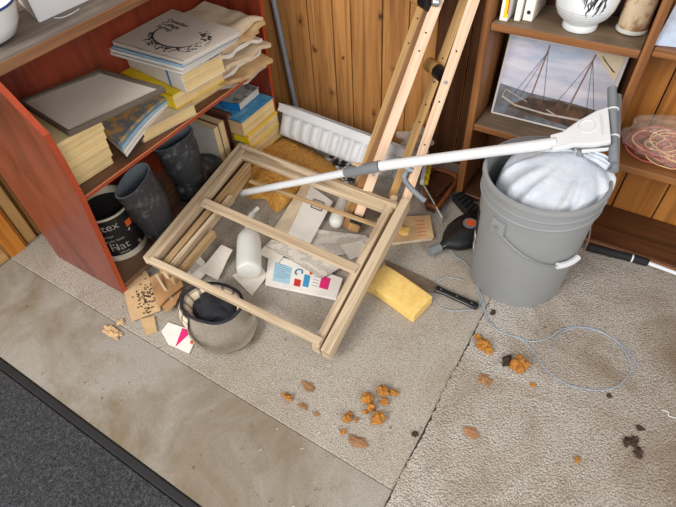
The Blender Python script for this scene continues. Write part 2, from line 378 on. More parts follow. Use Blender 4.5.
# back wall of upright boards
WY = 1.5
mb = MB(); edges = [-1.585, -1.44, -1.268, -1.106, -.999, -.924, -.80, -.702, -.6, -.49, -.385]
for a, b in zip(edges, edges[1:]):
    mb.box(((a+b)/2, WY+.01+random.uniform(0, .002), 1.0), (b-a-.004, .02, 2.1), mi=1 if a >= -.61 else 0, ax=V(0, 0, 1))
e2 = [-.385, -.27, -.16, -.05, .068, .19, .31, .43, .55, .67, .8]
for a, b in zip(e2, e2[1:]): mb.box(((a+b)/2, WY+.01+random.uniform(0, .002), 1.0), (b-a-.004, .02, 2.1), mi=2, ax=V(0, 0, 1))
mb.bevel(.002, 1); mb.box((-.39, WY+.035, 1.0), (2.42, .02, 2.1), mi=1)
struct('wall_back', mb, [m_wall, m_wall_shade, m_wall_right], smooth=False)
WX = -1.585
mb = MB(); edges = [-.35, -.2, -.08, .05, .19, .36, .415, .455, .462, .55, .65, .78, .9, 1.02, 1.14, 1.26, 1.38, 1.5]
for k, (a, b) in enumerate(zip(edges, edges[1:])):
    if k == 7: continue
    mi = {5: 1, 6: 2}.get(k, 2 if k < 5 else 0)
    mb.box((WX-.01, (a+b)/2, 1.0), (.02, b-a-.003, 2.1), mi=mi, ax=V(0, 0, 1))
mb.bevel(.002, 1); mb.box((WX-.035, .58, 1.0), (.02, 1.88, 2.1), mi=0); struct('wall_left', mb, [m_gold, m_orange, m_pale], smooth=False)
mb = MB(); mb.box((WX+.008, .375, 1.0), (.014, .055, 2.1), ax=V(0, 0, 1)); mb.bevel(.002, 1); struct('trim_1', mb, m_orange, smooth=False)
mb = MB(); mb.box((WX+.006, .12, .03), (.012, .44, .06), ax=V(0, 1, 0)); mb.box((WX+.005, .12, .095), (.01, .44, .06), ax=V(0, 1, 0)); mb.bevel(.002, 1); struct('baseboard_left', mb, m_pale, smooth=False)
# ------------------------------------------------------------------ carpets
SY = .342; SX = -.14
mb = MB(); mb.box((-.42, .1, -.009), (2.31, (SY-.004-.1)*2, .0155)); mb.bevel(.002, 1)
o = obj('carpet_piece', mb, m_carp_flat)
me = o.data
# keep only the strip between the mat and the seam
for v in me.vertices:
    if v.co.y < .1: v.co.y = .094
    if v.co.x > 0: v.co.x = SX-.002
    if v.co.y > .3: v.co.y += .0045
tag(o, 'flat worn beige carpet strip between the charcoal mat and the seam', 'carpet')
mb = MB(); mb.box(((WX+SX)/2, (SY+WY)/2, -.006), (SX-WX-.002, WY-SY-.002, .012)); mb.bevel(.003, 2); tag(obj('carpet_piece', mb, m_carp_loop), 'beige looped carpet under the wooden frame and white planter', 'carpet')
def wavy_edge(x0, x1, y0, y1, z0, z1, n=420):
    pts = [(x1, y0), (x1, y1)]
    for k in range(n+1):
        y = y1+(y0-y1)*k/n; pts.append((x0+.007*noise.noise(Vector((y*7, 0, 0)))+.005*noise.noise(Vector((y*70, 3, 0)))+.003*noise.noise(Vector((y*230, 9, 0))), y))
    mb = MB(); mb.prism(pts, z0, z1); return mb
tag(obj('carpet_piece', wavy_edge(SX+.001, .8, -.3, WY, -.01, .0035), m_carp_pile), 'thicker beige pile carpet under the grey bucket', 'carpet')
mt = thing('door_mat', 'charcoal speckled mat with black rubber edge, bottom left corner', 'mat', (-.9, -.1, -.01))
mb = MB(); mb.box((-.9, -.13, -.004), (1.36, .40, .014)); mb.bevel(.003, 1); obj('mat_pile', mb, m_mat, mt)
mb = MB(); mb.beam((-1.6, .081, -.004), (-.2, .081, -.004), .020, .012); mb.bevel(.003, 2); obj('rubber_edge', mb, m_rubber_edge, mt)

# ------------------------------------------------------------------ red bookcase
BY0, BY1, BX0, BXF = .427, 1.33, -1.43, -1.154
bc = thing('bookcase', 'red varnished bookcase full of old books along the left wall', 'bookcase', (-1.3, .88, 0))
prof = [(-1.43, .002), (-1.112, .002), (-1.108, .05), (-1.045, .42), (-1.040, .53), (-1.046, .60), (-1.14, .705), (-1.43, .705)]
def side(y0, y1, mat, name='side_panel', prof=prof):
    mb = MB(); vb = [mb.bm.verts.new((x, y0, z)) for x, z in prof]; vt = [mb.bm.verts.new((x, y1, z)) for x, z in prof]; n = len(prof)
    mb.face(vb, [(v.co.z, v.co.x) for v in vb]); mb.face(vt[::-1], [(v.co.z, v.co.x) for v in vt[::-1]])
    for i in range(n):
        j = (i+1) % n; mb.face([vb[i], vt[i], vt[j], vb[j]], None, 1)
    return obj(name, mb, [mat, m_red_edge], bc, smooth=False)
side(BY0, BY0+.015, m_red_side)
side(BY1-.014, BY1, m_red_in, prof=[(-1.43, .002), (-1.175, .002), (-1.165, .42), (-1.15, .60), (-1.154, .705), (-1.43, .705)])
mb = MB(); mb.box((BX0-.005, (BY0+BY1)/2, .355), (.01, BY1-BY0-.042, .69), ax=V(0, 0, 1)); obj('back_panel', mb, m_red_in, bc)
mb = MB(); mb.box(((BX0+BXF)/2-.002, (BY0+BY1)/2, .332), (BXF-BX0-.006, BY1-BY0-.032, .014), ax=V(0, 1, 0)); obj('shelf', mb, m_shelf_dirty, bc)
mb = MB(); mb.box((BXF-.001, (BY0+BY1)/2, .333), (.006, BY1-BY0-.032, .013), ax=V(0, 1, 0)); obj('shelf_lip', mb, m_red_edge, bc)
mb = MB(); mb.box((BXF+.0025, (BY0+BY1)/2, .3385), (.001, BY1-BY0-.034, .002), ax=V(0, 1, 0)); obj('worn_lip_line', mb, m_kraft, bc)
mb = MB(); mb.box(((BX0-1.12)/2, (BY0+BY1)/2, .015), (-1.12-BX0, BY1-BY0-.042, .022), ax=V(0, 1, 0)); obj('bottom_board', mb, m_shelf_dirty, bc)
wt = thing('plank_top', 'weathered grey-brown board lying on top of the red bookcase', 'board', (-1.36, .8, .706))
mb = MB(); mb.box((-1.362, .80, .7175), (.44, 1.16, .021), ax=V(0, 1, 0)); obj('top_surface', mb, m_top, wt)
mb = MB(); mb.box((-1.139, .80, .7175), (.006, 1.16, .0215), ax=V(0, 1, 0)); obj('front_edge', mb, m_top_edge, wt)
TZ = .7285
# enamel basin
c = U(-15, 41, TZ)
b_ = thing('enamel_basin', 'white enamel basin with blue rim, cut by the left edge', 'basin', c)
mb = MB(); mb.lathe([(.050, 0), (.072, .010), (.088, .035), (.095, .06), (.099, .075), (.094, .075), (.084, .038), (.066, .014), (.0, .01)], c, 48, cap1=False); obj('bowl', mb, m_whiteen, b_)
mb = MB(); mb.tube([c+V(.0975*math.cos(a), .0975*math.sin(a), .075) for a in [2*math.pi*k/48 for k in range(49)]], .0028, 8); obj('rim', mb, m_blue_rim, b_)
# white tray on top board
A, B, C_ = U(40, 22, TZ), U(97, -4, TZ), U(20, 2, TZ); D_ = C_+(B-A)
tr = thing('plastic_tray', 'white open plastic tray beside the enamel basin', 'tray', A)
mb = MB(); Z = V(0, 0, 1); hh = .06
mb.hexa([A+Z*.001, B+Z*.001, D_+Z*.001, C_+Z*.001], [p+Z*.005 for p in (A, B, D_, C_)])
for p, q in ((A, B), (B, D_), (D_, C_), (C_, A)): mb.beam(p+Z*hh/2, q+Z*hh/2, .005, hh)
obj('tray_body', mb, m_white, tr)
mb = MB(); 
for p, q in ((A, B), (B, D_), (D_, C_), (C_, A)): mb.beam(p+Z*hh, q+Z*hh, .012, .004)
obj('tray_rim', mb, m_white, tr)
mb = MB(); mb.tube(cr([U(54, 18, TZ+.003), U(62, 17.5, TZ+.002), U(71, 14, TZ+.002), U(79, 9, TZ+.003)]), .0010, 6); tag(obj('reflection', mb, m_white), 'short white cord modelled as a tube in front of the white tray', 'reflection')  # faint arc of reflected light on the board, modelled as a thin tube

# ------------------------------------------------------------------ books and papers
def orient(P):
    a = sum(P[i].x*P[(i+1) % 4].y-P[(i+1) % 4].x*P[i].y for i in range(4))
    return P if a > 0 else P[::-1]
def inset(P, d):
    c = sum(P, Vector())/len(P); return [p+(c-p).normalized()*d for p in P]
def book(P, z0, z1, label, cover, page=m_pages, spine=None, group=None, name='book', cat='book', cth=.0015, spinemat=None, top=None):
    # P world xy corners around, spine = index of the edge
    P = [V(p[0], p[1], 0) for p in P]; t_ = thing(name, label, cat, V(*(sum(P, Vector())/4)[:2], z0), group)
    Q = inset(P, .004)
    mb = MB(); mb.prism(Q, z0+cth, z1-cth); mb.bevel(.0008, 1); obj('pages', mb, page, t_, smooth=False)
    mb = MB(); mb.prism(P, z0, z0+cth*.96); mb.prism(P, z1-cth*.96, z1, mi=1)
    if spine is not None:
        a, b = P[spine], P[(spine+1) % 4]; n = (b-a).normalized(); c = sum(P, Vector())/4; s = V(-n.y, n.x, 0)
        if s.dot(c-a) < 0: s = -s
        mb.prism([a, b, b+s*.002, a+s*.002], z0, z1, mi=2)
    obj('cover', mb, [cover, top or cover, spinemat or cover], t_, smooth=False); return t_
def front(pA, pB, z, depth, skew=0):
    A, B = U(*pA, z), U(*pB, z); n = (B-A).normalized(); s = V(-n.y, n.x, 0)
    if s.x > 0: s = -s
    return [A, B, B+s*depth+n*skew, A+s*depth+n*skew]
SZ = .340
# long ream of yellowed pages, several bundles standing on the shelf
g = 'bundles of yellowed loose pages under the picture frame'
for k in range(5):
    z0 = SZ+.0005+k*.031; j = random.uniform(-.004, .004)
    j += k*.008; P = [V(-1.200+j, .462+k*.001, 0), V(-1.188+j, .625, 0), V(-1.40, .635, 0), V(-1.405, .462, 0)]
    mb = MB(); mb.prism(P, z0, z0+.0305); mb.bevel(.002, 1)
    tag(obj('page_bundle', mb, m_pages), ['lowest', 'second lowest', 'middle', 'second highest', 'topmost'][k]+' bundle of yellowed pages piled under the framed picture', 'paper bundle', g)
# picture frame lying flat
fp = [(20, 105), (103, 73.5), (167, 91.5), (70, 137)]; fz = [.499, .522, .522, .499]
FP = [U(*p, z) for p, z in zip(fp, fz)]
pf = thing('framed_picture', 'dark wooden picture frame lying flat on the old books', 'picture frame', sum(FP, Vector())/4)
n_ = (FP[1]-FP[0]).cross(FP[2]-FP[0]).normalized(); n_ = n_ if n_.z > 0 else -n_
mb = MB(); c = sum(FP, Vector())/4
for i in range(4):
    a, b = FP[i], FP[(i+1) % 4]; ia, ib = a+(c-a)*.085, b+(c-b)*.085
    mb.hexa([a-n_*.001, b-n_*.001, ib-n_*.001, ia-n_*.001], [a+n_*.016, b+n_*.016, ib+n_*.012, ia+n_*.012], ax=b-a)
mb.bevel(.0015, 1); obj('frame', mb, wood('dark_frame_wood', (104, 92, 78), (72, 62, 50)), pf, smooth=False)
I = [p+(c-p)*.08+n_*.007 for p in FP]; mb = MB(); mb.hexa([p-n_*.003 for p in I], I); obj('mount', mb, plain('foxed_paper', (222, 212, 196), .5, .07, 12), pf)
I = [p+(c-p)*.08+n_*.0095 for p in FP]; mb = MB(); mb.hexa([p-n_*.002 for p in I], I); gm = clear('dusty_glass', (226, 222, 214), .12, .2); obj('glass', mb, gm, pf)
# magazines
g = 'curled magazines leaning between the page bundles and books'
mags = [([(101, 132), (160, 99), (176, 104), (127, 158)], .352), ([(100, 131), (160, 98), (175, 103), (126, 155)], .364), ([(99, 129), (161, 97), (173, 101), (124, 152)], .376), ([(97, 128), (160, 95), (171, 100), (122, 148)], .388), ([(96, 127), (158, 94), (168, 98), (118, 144)], .400)]
mm = [plain('dark_magazine', (60, 56, 54), .4), m_paper, m_paper, m_bluel, m_photo]
ml = ['dark-covered magazine at the bottom of the curled magazine pile', 'white magazine second from the bottom of the curled pile', 'white magazine in the middle of the curled pile', 'pale blue magazine second from the top of the curled pile', 'magazine with a brown and grey photo cover on top of the curled pile']
for k, (q, z) in enumerate(mags):
    Q = [U(*p, z) for p in q]
    def fn(u, v, Q=Q, z=z):
        p = (Q[0]*(1-u)+Q[1]*u)*(1-v)+(Q[3]*(1-u)+Q[2]*u)*v
        p.z = z+.012*math.sin(u*math.pi)*(.5+v*.5)-.004*v*(1-u)+.006; return p
    mb = MB(); mb.grid(fn, 12, 10, .009)
    tag(obj('magazine', mb, mm[k]), ml[k], 'magazine', g)
# thick books and directories
P = front((140, 133), (195, 104), .376, .20); book(P, SZ+.001, .376, 'yellowed paperback at the front of the bottom shelf layer beside the magazines', m_paperc)
P = front((191, 98), (229, 74), .372, .24); book(P, SZ+.001, .372, 'thick yellowed book at the right end of the bottom layer on the shelf', m_kraft)
P = front((172, 96), (222, 67), .425, .26); book(P, .378, .425, 'yellow-covered telephone directory beneath the white and blue one', m_yellow, spine=3)
P = front((181, 75), (222, 53), .485, .325); t_ = book(P, .427, .485, 'thick white and blue directory beneath the stack of booklets', m_paper, spine=3, top=m_bluephoto, spinemat=m_paper)
a, b = P[3], P[0]; xd = (b-a).normalized(); text('GUIDE', .012, a+xd*.05+V(0, -.0035, .445), xd, (0, 0, 1), m_ink, t_)
mb = MB(); q = a+xd*.255; mb.box(q+V(0, -.0015, -.485+.456), (.006, .002, .056), math.atan2(xd.y, xd.x)); mb2 = obj('spine_band', mb, m_blue, t_)
g = 'white booklets stacked on top of the directories'
bl = [([(110, 52), (168, 23), (237, 39), (182, 72)], .498, m_paper), ([(108, 48), (166, 18), (238, 36), (183, 68)], .508, m_paper), ([(112, 46), (170, 15), (239, 34), (182, 65)], .518, m_bluel), ([(112, 41), (172, 9), (241, 31), (183, 61)], .532, plain('booklet_cover', (206, 196, 184), .7, .06, 10))]
lab = ['bottom white booklet of the pile of four on the directories', 'white booklet second from the bottom of the pile on the directories', 'pale blue booklet just under the printed one', 'cream booklet printed with a circle of dark marks, topmost of its pile']
for k, (q, z, m_) in enumerate(bl):
    Q = [U(*p, z) for p in q]; Q = Q if k != 9 else Q
    t_ = book(Q, z-(.0095 if k < 3 else .0125), z, lab[k], m_, m_pagesw, spine=3, name='booklet', cat='booklet', group=g, cth=.0008)
A, B, D_ = Q[0], Q[1], Q[3]; ex = (B-A).normalized(); ey = (A-D_).normalized(); ctr = (Q[0]+Q[2])/2
# writing runs from the left corner towards the back
mx = (Q[2]-Q[1]); L1 = mx.length; mx.normalize(); my = (Q[1]-Q[2]);
ux = (Q[2]-Q[1]).normalized(); uy = (Q[1]-Q[0]).normalized()
for k, s_ in enumerate(['Canadian', 'College', 'Survey']):
    text(s_, .026, Q[0]+ux*.05+uy*(.185-.024*k)+V(0, 0, .0004), ux, uy, m_ink, t_)
mb = MB(); cc = (Q[0]+Q[1]+Q[2]+Q[3])/4+ux*.01-uy*.01; n = 60; R = .078
pts = [cc+(ux*math.cos(a)*1.15+uy*math.sin(a)*.8)*R+V(0, 0, .0006) for a in [math.radians(150+200*k/n) for k in range(n+1)]]
mb.tube(pts, [.0004+.0024*math.sin(math.pi*k/n) for k in range(n+1)], 6)
for k in range(130):
    a = math.radians(random.uniform(200, 420)); r = R*random.uniform(1.0, 1.42 if a > 4 else 1.2)
    p = cc+(ux*math.cos(a)*1.15+uy*math.sin(a)*.8)*r; mb.box(p+V(0, 0, .0004), (random.uniform(.003, .008), random.uniform(.002, .008), .0006), random.random()*3)
obj('cover_print', mb, m_ink, t_)
# crumpled old papers, right end
g = 'old folded papers and newspapers piled at the right end of the shelf'
cols = [m_greypaper, m_kraft, m_paper, m_kraft, m_paperc, m_paper, m_kraft, m_kraft, m_paperc]
pl = ['grey paper sagging over the shelf edge at the bottom of the old papers', 'brown folded paper second from the bottom of the old papers', 'white folded sheet low in the pile of old papers', 'brown wavy newspaper fourth from the bottom of the old papers', 'cream folded paper in the middle of the old papers', 'white wavy sheets above the middle of the old papers', 'brown newspaper third from the top of the old papers', 'brown folded paper second from the top of the old papers', 'large cream paper wrapper on top of the old papers']
for k in range(9):
    z = .352+k*.0195; j = lambda: random.uniform(-.012, .012)
    x1 = -1.135+j()*.8+.018*math.sin(k*1.9); Q = [V(-1.40, 1.07+.0*k, z), V(-1.39, 1.295, z), V(x1, 1.285+j()*.5, z), V(x1-.015, 1.085+j(), z)]
    amp = .009
    def fn(u, v, Q=Q, z=z, k=k):
        p = (Q[0]*(1-u)+Q[1]*u)*(1-v)+(Q[3]*(1-u)+Q[2]*u)*v
        e = v**2
        p.z = z+.011*noise.noise(Vector((p.x*14, p.y*14, k*.3)))*(1+e)+(-.018*max(0, v-.8)*5*(1 if k == 0 else .1))+.006*math.sin(u*9+k*1.7)*e
        p.x += .006*noise.noise(Vector((k*3.3, p.y*30, 1)))*e; return p
    mb = MB(); mb.grid(fn, 24, 20, .013 if k not in (0,) else .006)
    tag(obj('folded_paper', mb, cols[k]), pl[k], 'paper', g)
# ------------------------------------------------------------------ under the shelf
BZ = .0265
c = V(-1.262, .566, BZ)
can = thing('paint_can', 'black and white paint can under the shelf of the red bookcase', 'paint can', c)
mb = MB(); mb.lathe([(.081, 0), (.084, .003), (.083, .025), (.083, .172), (.085, .178), (.081, .178), (.080, .14), (0, .14)], c, 48, cap1=False); obj('tin', mb, plain('cream_tin', (206, 196, 176), .45, .15), can)
mb = MB(); mb.lathe([(.0836, .026), (.0836, .170)], c, 48, cap0=False, cap1=False)
obj('label_band', mb, speck('worn_black_label', (20, 20, 20), (176, 170, 158), 26, (.62, .66), .5), can)
mb = MB(); mb.lathe([(.079, .150), (.079, .152)], c, 40); obj('inner_dark_disc', mb, m_blackmat, can)  # dark disc that blackens the open inside of the can
def on_can(a0, h, r=.0842):
    return lambda p: c+V(r*math.cos(a0+p.x/r), r*math.sin(a0+p.x/r), h+p.y)
a0 = math.radians(-66)
for s_, sz, h, da in (('latex', .040, .132, -.02), ('interior', .016, .104, .0), ('acrylic latex', .013, .086, .15), ('Flat', .042, .048, .25), ('white', .014, .032, .5)):
    text(s_, sz, None, (1, 0, 0), (0, 1, 0), m_pagesw, can, bend=on_can(a0+da, h))
mb = MB(); mb.lathe([(.0838, .115), (.0838, .138)], c, 48, cap0=False, cap1=False)
bmesh.ops.delete(mb.bm, geom=[v for v in mb.bm.verts if not (-.02 < math.atan2(v.co.y-c.y, v.co.x-c.x) < .30)], context='VERTS'); obj('label_flash', mb, m_orangeink, can)
def boot(label, top, ankle, toe, wide, group):
    top, ankle, toe = Vector(top), Vector(ankle), Vector(toe); bt = thing('rubber_boot', label, 'boot', V(ankle.x, ankle.y, BZ), group)
    ax = (top-ankle).normalized(); s1 = Vector(wide); s1 = (s1-ax*s1.dot(ax)).normalized(); s2 = ax.cross(s1)
    R = []; n = 28
    def ring(p, a, b, u1, u2): return [p+u1*a*math.cos(2*math.pi*k/n)+u2*b*math.sin(2*math.pi*k/n) for k in range(n)]
    for f, a, b in ((0, .054, .050), (.2, .056, .052), (.4, .062, .052), (.6, .067, .050), (.8, .071, .045), (1, .075, .038)):
        r_ = ring(ankle+(top-ankle)*f, a, b, s1, s2); R.append([p+Vector(noise.noise_vector(p*14))*.006 for p in r_])
    mb = MB(); mb.rings(R, cap0=True, cap1=False); Ri = [[ankle+(top-ankle)*f+(p-(ankle+(top-ankle)*f))*.93 for p in r] for r, f in zip(R, (0, .2, .4, .6, .8, 1))]
    vs = None
    obj('shaft', mb, m_rubber, bt)
    mb = MB(); mb.rings(Ri, cap0=True, cap1=False)
    # lip joining inner to outer
    mb.rings([R[-1], Ri[-1]], cap0=False, cap1=False); obj('lining', mb, m_rubber_in, bt)
    d = (toe-ankle); d.z = 0; L = d.length; d.normalize(); sd = V(-d.y, d.x, 0); R = []
    for f, hw, h in ((-.35, .02, .03), (-.25, .036, .06), (0, .042, .085), (.3, .043, .08), (.55, .046, .062), (.8, .047, .05), (.95, .036, .04), (1.0, .015, .02)):
        p = V(ankle.x, ankle.y, BZ+.012)+d*L*f
        R.append([p+sd*hw*math.cos(2*math.pi*k/20)+V(0, 0, h*.5+h*.5*math.sin(2*math.pi*k/20)) for k in range(20)])
    mb = MB(); mb.rings(R); obj('foot', mb, m_rubber, bt)
    mb = MB(); mb.rings([[V(p.x, p.y, BZ+.0005+.014*(1 if i == 1 else 0)) for p in r_] for i, r_ in enumerate([[V(ankle.x, ankle.y, 0)+d*L*f+sd*w_ for f, w_ in ((-.33, .02), (-.2, .038), (.1, .036), (.5, .046), (.8, .045), (.98, .02), (.98, -.02), (.8, -.045), (.5, -.046), (.1, -.036), (-.2, -.038), (-.33, -.02))]]*2)]); obj('sole', mb, m_sole, bt)
g = 'black rubber boots under the red bookcase shelf'
boot('dusty black rubber boot with its open top next to the paint can', U(133, 180, .290), U(160, 226, .08), U(160, 222, .08)+V(-.20, .12, 0), U(150, 158, .29)-U(116, 200, .28), g)
boot('dusty black rubber boot standing further back, beside the upright books', U(172, 138, .275), U(190, 178, .09), U(216, 156, .06), U(190, 130, .27)-U(158, 145, .27), g)
# upright books below the shelf
g = 'books standing below the shelf'
for px, dy, hz, m_, lb, pg in (((188, 152), .030, .175, m_greypaper, 'grey-covered book standing beside the rear boot', m_pagesv), ((200, 151), .034, .18, plain('maroon_cover', (120, 50, 40), .5), 'maroon book with thick cream pages standing below the shelf', m_pagesv), ((211, 146), .026, .185, plain('dark_brown_cover', (84, 54, 40), .5), 'dark brown book standing beside the stacked directories', plain('brown_pages', (112, 78, 58), .8))):
    q = U(*px, BZ); y = q.y; bk = thing('book', lb, 'book', (-1.28, y, BZ), g); xf = -1.215
    mb = MB(); mb.box((xf-.075, y, BZ+hz/2), (.145, dy-.006, hz-.004)); obj('pages', mb, pg, bk)
    mb = MB(); mb.box((xf-.077, y-dy/2+.001, BZ+hz/2), (.155, .002, hz)); mb.box((xf-.077, y+dy/2-.001, BZ+hz/2), (.155, .002, hz)); mb.box((xf-.154, y, BZ+hz/2), (.002, dy, hz)); obj('cover', mb, m_, bk)
# stacked directories
X0, X1, Y0, Y1 = -1.38, -1.150, 1.115, 1.305
zz = BZ+.0005
for th_, m_, lb, tp in ((.058, m_yellow, 'yellow directory at the bottom of the stack with the blue cover', m_yellow), (.052, m_yellow, 'yellow directory in the middle of the stack with the blue cover', m_yellow), (.060, m_kraft, 'thick directory with a bright blue cover on top of its stack', speck('blue_map_cover', (70, 150, 200), (120, 186, 218), 26, (.45, .6)))):
    j = random.uniform(-.006, .006)
    P = [V(X0, Y0+j, 0), V(X1+j, Y0+j, 0), V(X1+j, Y1, 0), V(X0, Y1, 0)]
    t_ = book(P, zz, zz+th_, lb, m_, spine=0, group='directories stacked under the shelf', top=tp)
    if m_ is m_yellow:
        mb = MB(); mb.box(((X0+X1)/2+.02, Y0+j-.001, zz+.012), (.14, .002, .006)); obj('spine_band', mb, m_blue, t_)
    zz += th_+.0006
Q = [U(*p, zz+.03) for p in [(221, 101), (240, 82), (259, 87), (239, 104)]]
book(Q, zz, zz+.03, 'small grey and blue book lying on the blue directory', m_blue, m_pagesw, spine=3, top=m_glossy)
# ------------------------------------------------------------------ metal pipe in the corner
p0 = V(-1.185, 1.474, .0); p1 = V(-1.238, 1.484, .465); d = (p1-p0)/.489
mb = MB(); mb.tube([p0+V(0, 0, .002), p0+d*1.9], .0105, 20); tag(obj('metal_pipe', mb, m_metal), 'grey metal pipe leaning in the corner right of the bookcase', 'pipe')
# ------------------------------------------------------------------ white planter box lying on its side
def planter(label, A, B, hface, dep, nrib, name='planter_box'):
    # A,B: ends of the lower long edge of the ribbed face; up = direction of the face towards the rim
    pl_ = thing(name, label, 'planter', V(*((A+B)/2)[:2], 0)); ax = (B-A).normalized(); L = (B-A).length
    up = V(0, .588, .81).normalized(); up = (up-ax*up.dot(ax)).normalized(); n = ax.cross(up); n = n if n.y < 0 else -n  # outward
    mb = MB()
    def q(u, h, d): # along, height to rim, depth inward; tapers toward base
        tp = (1-h/hface)*.012; return A+ax*(tp+u*(L-2*tp))+up*h-n*(d*(dep-tp)+tp*.6)
    mb.hexa([q(0, 0, 0), q(1, 0, 0), q(1, 0, 1), q(0, 0, 1)], [q(0, .004, 0), q(1, .004, 0), q(1, .004, 1), q(0, .004, 1)])
    for (a, b) in (((0, 0), (1, 0)), ((0, 1), (1, 1)), ((0, 0), (0, 1)), ((1, 0), (1, 1))):
        def pt(c_, h, o): 
            v_ = q(c_[0], h, c_[1]); ctr_ = q(.5, h, .5)
            if o:
                if a[1] == b[1]: v_ = v_ + n*(-.003 if a[1] == 0 else .003)
                else: v_ = v_ + ax*(.003 if a[0] == 0 else -.003)
            return v_
        mb.hexa([pt(a, 0, 0), pt(b, 0, 0), pt(b, 0, 1), pt(a, 0, 1)], [pt(a, hface, 0), pt(b, hface, 0), pt(b, hface, 1), pt(a, hface, 1)])
    obj('box_body', mb, m_white, pl_)
    for k in range(nrib):
        u0 = (k+.12)/nrib; u1 = (k+.84)/nrib; mb = MB()
        R = []
        for j in range(9):
            h = hface*(.05+.66*j/8); R.append([q(u0+(u1-u0)*i/12, h, 0)+n*(.0005+.010*math.sin(math.pi*i/12)**.5*min(1, (j+.2)*.8, (8.2-j)*.8)) for i in range(13)])
        mb.rings(R, closed=False, cap0=False, cap1=False); obj('rib', mb, m_white, pl_)
    mb = MB(); rw = .012
    c4 = [q(0, hface, 0)-ax*rw+n*rw, q(1, hface, 0)+ax*rw+n*rw, q(1, hface, 1)+ax*rw-n*rw, q(0, hface, 1)-ax*rw-n*rw]
    for i in range(4):
        a, b = c4[i], c4[(i+1) % 4]; mb.beam(a-up*.014, b-up*.014, .003, .028, up=up); mb.beam(a, b, .010, .005, up=up)
    mb.bevel(.001, 1); obj('rim', mb, m_white, pl_); return pl_
A = U(276, 133, .064); B = U(392, 180, .064)
planter('long white ribbed plastic planter box tipped on its side by the back wall', A, B, .112, .105, 11)
A = U(404, 176, .06); B = U(424, 182, .06)
def crumple(name, label, cat, poly, zc, amp, mat, thick=.001, sc_=18, seed=0, n=18, group=None, dome=0):
    Q = [U(*p, zc) for p in poly]
    def fn(u, v):
        p = (Q[0]*(1-u)+Q[1]*u)*(1-v)+(Q[3]*(1-u)+Q[2]*u)*v
        w_ = noise.noise(Vector((p.x*sc_, p.y*sc_, seed)))+.5*noise.noise(Vector((p.x*sc_*2.3, p.y*sc_*2.3, seed+5)))
        e = math.sin(math.pi*u)*math.sin(math.pi*v)
        p = p+V(.4*amp*w_, -.4*amp*w_, 0); p.z = zc+amp*abs(w_)+dome*e**.5; return p
    mb = MB(); mb.grid(fn, n, n, thick); return tag(obj(name, mb, mat), label, cat, group)
# small white pots beside it
for (px, z, r, h, lb) in (((418, 166), .012, .032, .075, 'small white plastic pot standing between the wooden rails'),):
    c = U(*px, z); c.z = .004; t_ = thing('plastic_pot', lb, 'pot', c)
    mb = MB(); mb.lathe([(r*.75, 0), (r*.78, .002), (r, h), (r*.95, h), (r*.72, .004), (0, .004)], c, 32, cap1=False); obj('pot_body', mb, m_white, t_)
    mb = MB(); mb.lathe([(r*1.0, h-.012), (r*1.1, h-.012), (r*1.1, h), (r*1.0, h)], c, 32, cap0=False, cap1=False); obj('pot_rim', mb, m_white, t_)
def blob(mb, c, r, sc_=(1, 1, 1), amp=.3, freq=30, sub=3):
    s = bmesh.ops.create_icosphere(mb.bm, subdivisions=sub, radius=1); c = Vector(c)
    for v in s['verts']:
        p = v.co.copy(); q = p*(1+amp*noise.noise(p*1.6+c*freq)+amp*.5*noise.noise(p*4+c*freq)); v.co = c+V(q.x*sc_[0], q.y*sc_[1], q.z*sc_[2])*r
    mb.smooth = True
mb = MB(); cc = U(415, 142, .10); cc.y = 1.42; blob(mb, (cc.x, 1.43, .10), .045, (1.1, .9, 1.1), .7, 30, 4); tag(obj('clear_bag', mb, m_clear), 'crumpled clear plastic bag behind the wooden rails', 'plastic bag')
# printed packaging under planter
mb = MB(); crumple('package_wrapper', 'black, white and red printed wrapper under the edge of the planter', 'wrapper', [(322, 158), (345, 152), (375, 170), (345, 186)], .02, .016, speck('dark_print', (34, 32, 34), (214, 210, 206), 40, (.5, .55)), seed=3)
crumple('clear_film', 'crumpled clear film on the carpet beneath the white pole', 'plastic film', [(372, 176), (408, 168), (412, 196), (372, 200)], .012, .014, m_clear, seed=8)
# ------------------------------------------------------------------ coir mat
ou = [(238, 176), (250, 158), (264, 147), (283, 137), (300, 141), (322, 154), (340, 168), (346, 178), (322, 182), (300, 186), (290, 198), (276, 209), (264, 196), (246, 194)]
W = [U(*p, .02) for p in ou]; cc = sum(W, Vector())/len(W); W = [p for p in cr(W+[W[0]], 6)][:-1]
mb = MB(); R = []
for k in range(13):
    f = 1-k/12; h = .056*(1-f**2.2)**.6
    R.append([V(cc.x+(p.x-cc.x)*f, cc.y+(p.y-cc.y)*f, .004+h)+Vector(noise.noise_vector(V(p.x*f*14, p.y*f*14, k*.2)))*.007 for p in W] if k < 12 else [V(cc.x+.001*math.cos(i), cc.y+.001*math.sin(i), .06) for i in range(len(W))])
mb.rings(R, cap0=True, cap1=True); mb.jitter(.003, 120)
co_ = thing('fibre_mat', 'golden-brown coarse fibre liner lying under the wooden frame', 'fibre liner', V(cc.x, cc.y, 0)); obj('liner_body', mb, m_coir, co_)
mb = MB()
for k in range(260):
    i = random.randrange(len(W)); f = random.uniform(.2, 1.03); p = V(cc.x+(W[i].x-cc.x)*f, cc.y+(W[i].y-cc.y)*f, .006+.056*(max(0, 1-f**2.2))**.6)
    d = V(random.uniform(-1, 1), random.uniform(-1, 1), random.uniform(0, .5)).normalized()*random.uniform(.012, .03)
    mb.tube([p, p+d*.5+V(0, 0, .003), p+d], .0006, 4)
s_ = obj('loose_fibres', mb, m_coir, co_); s_['kind'] = 'stuff'
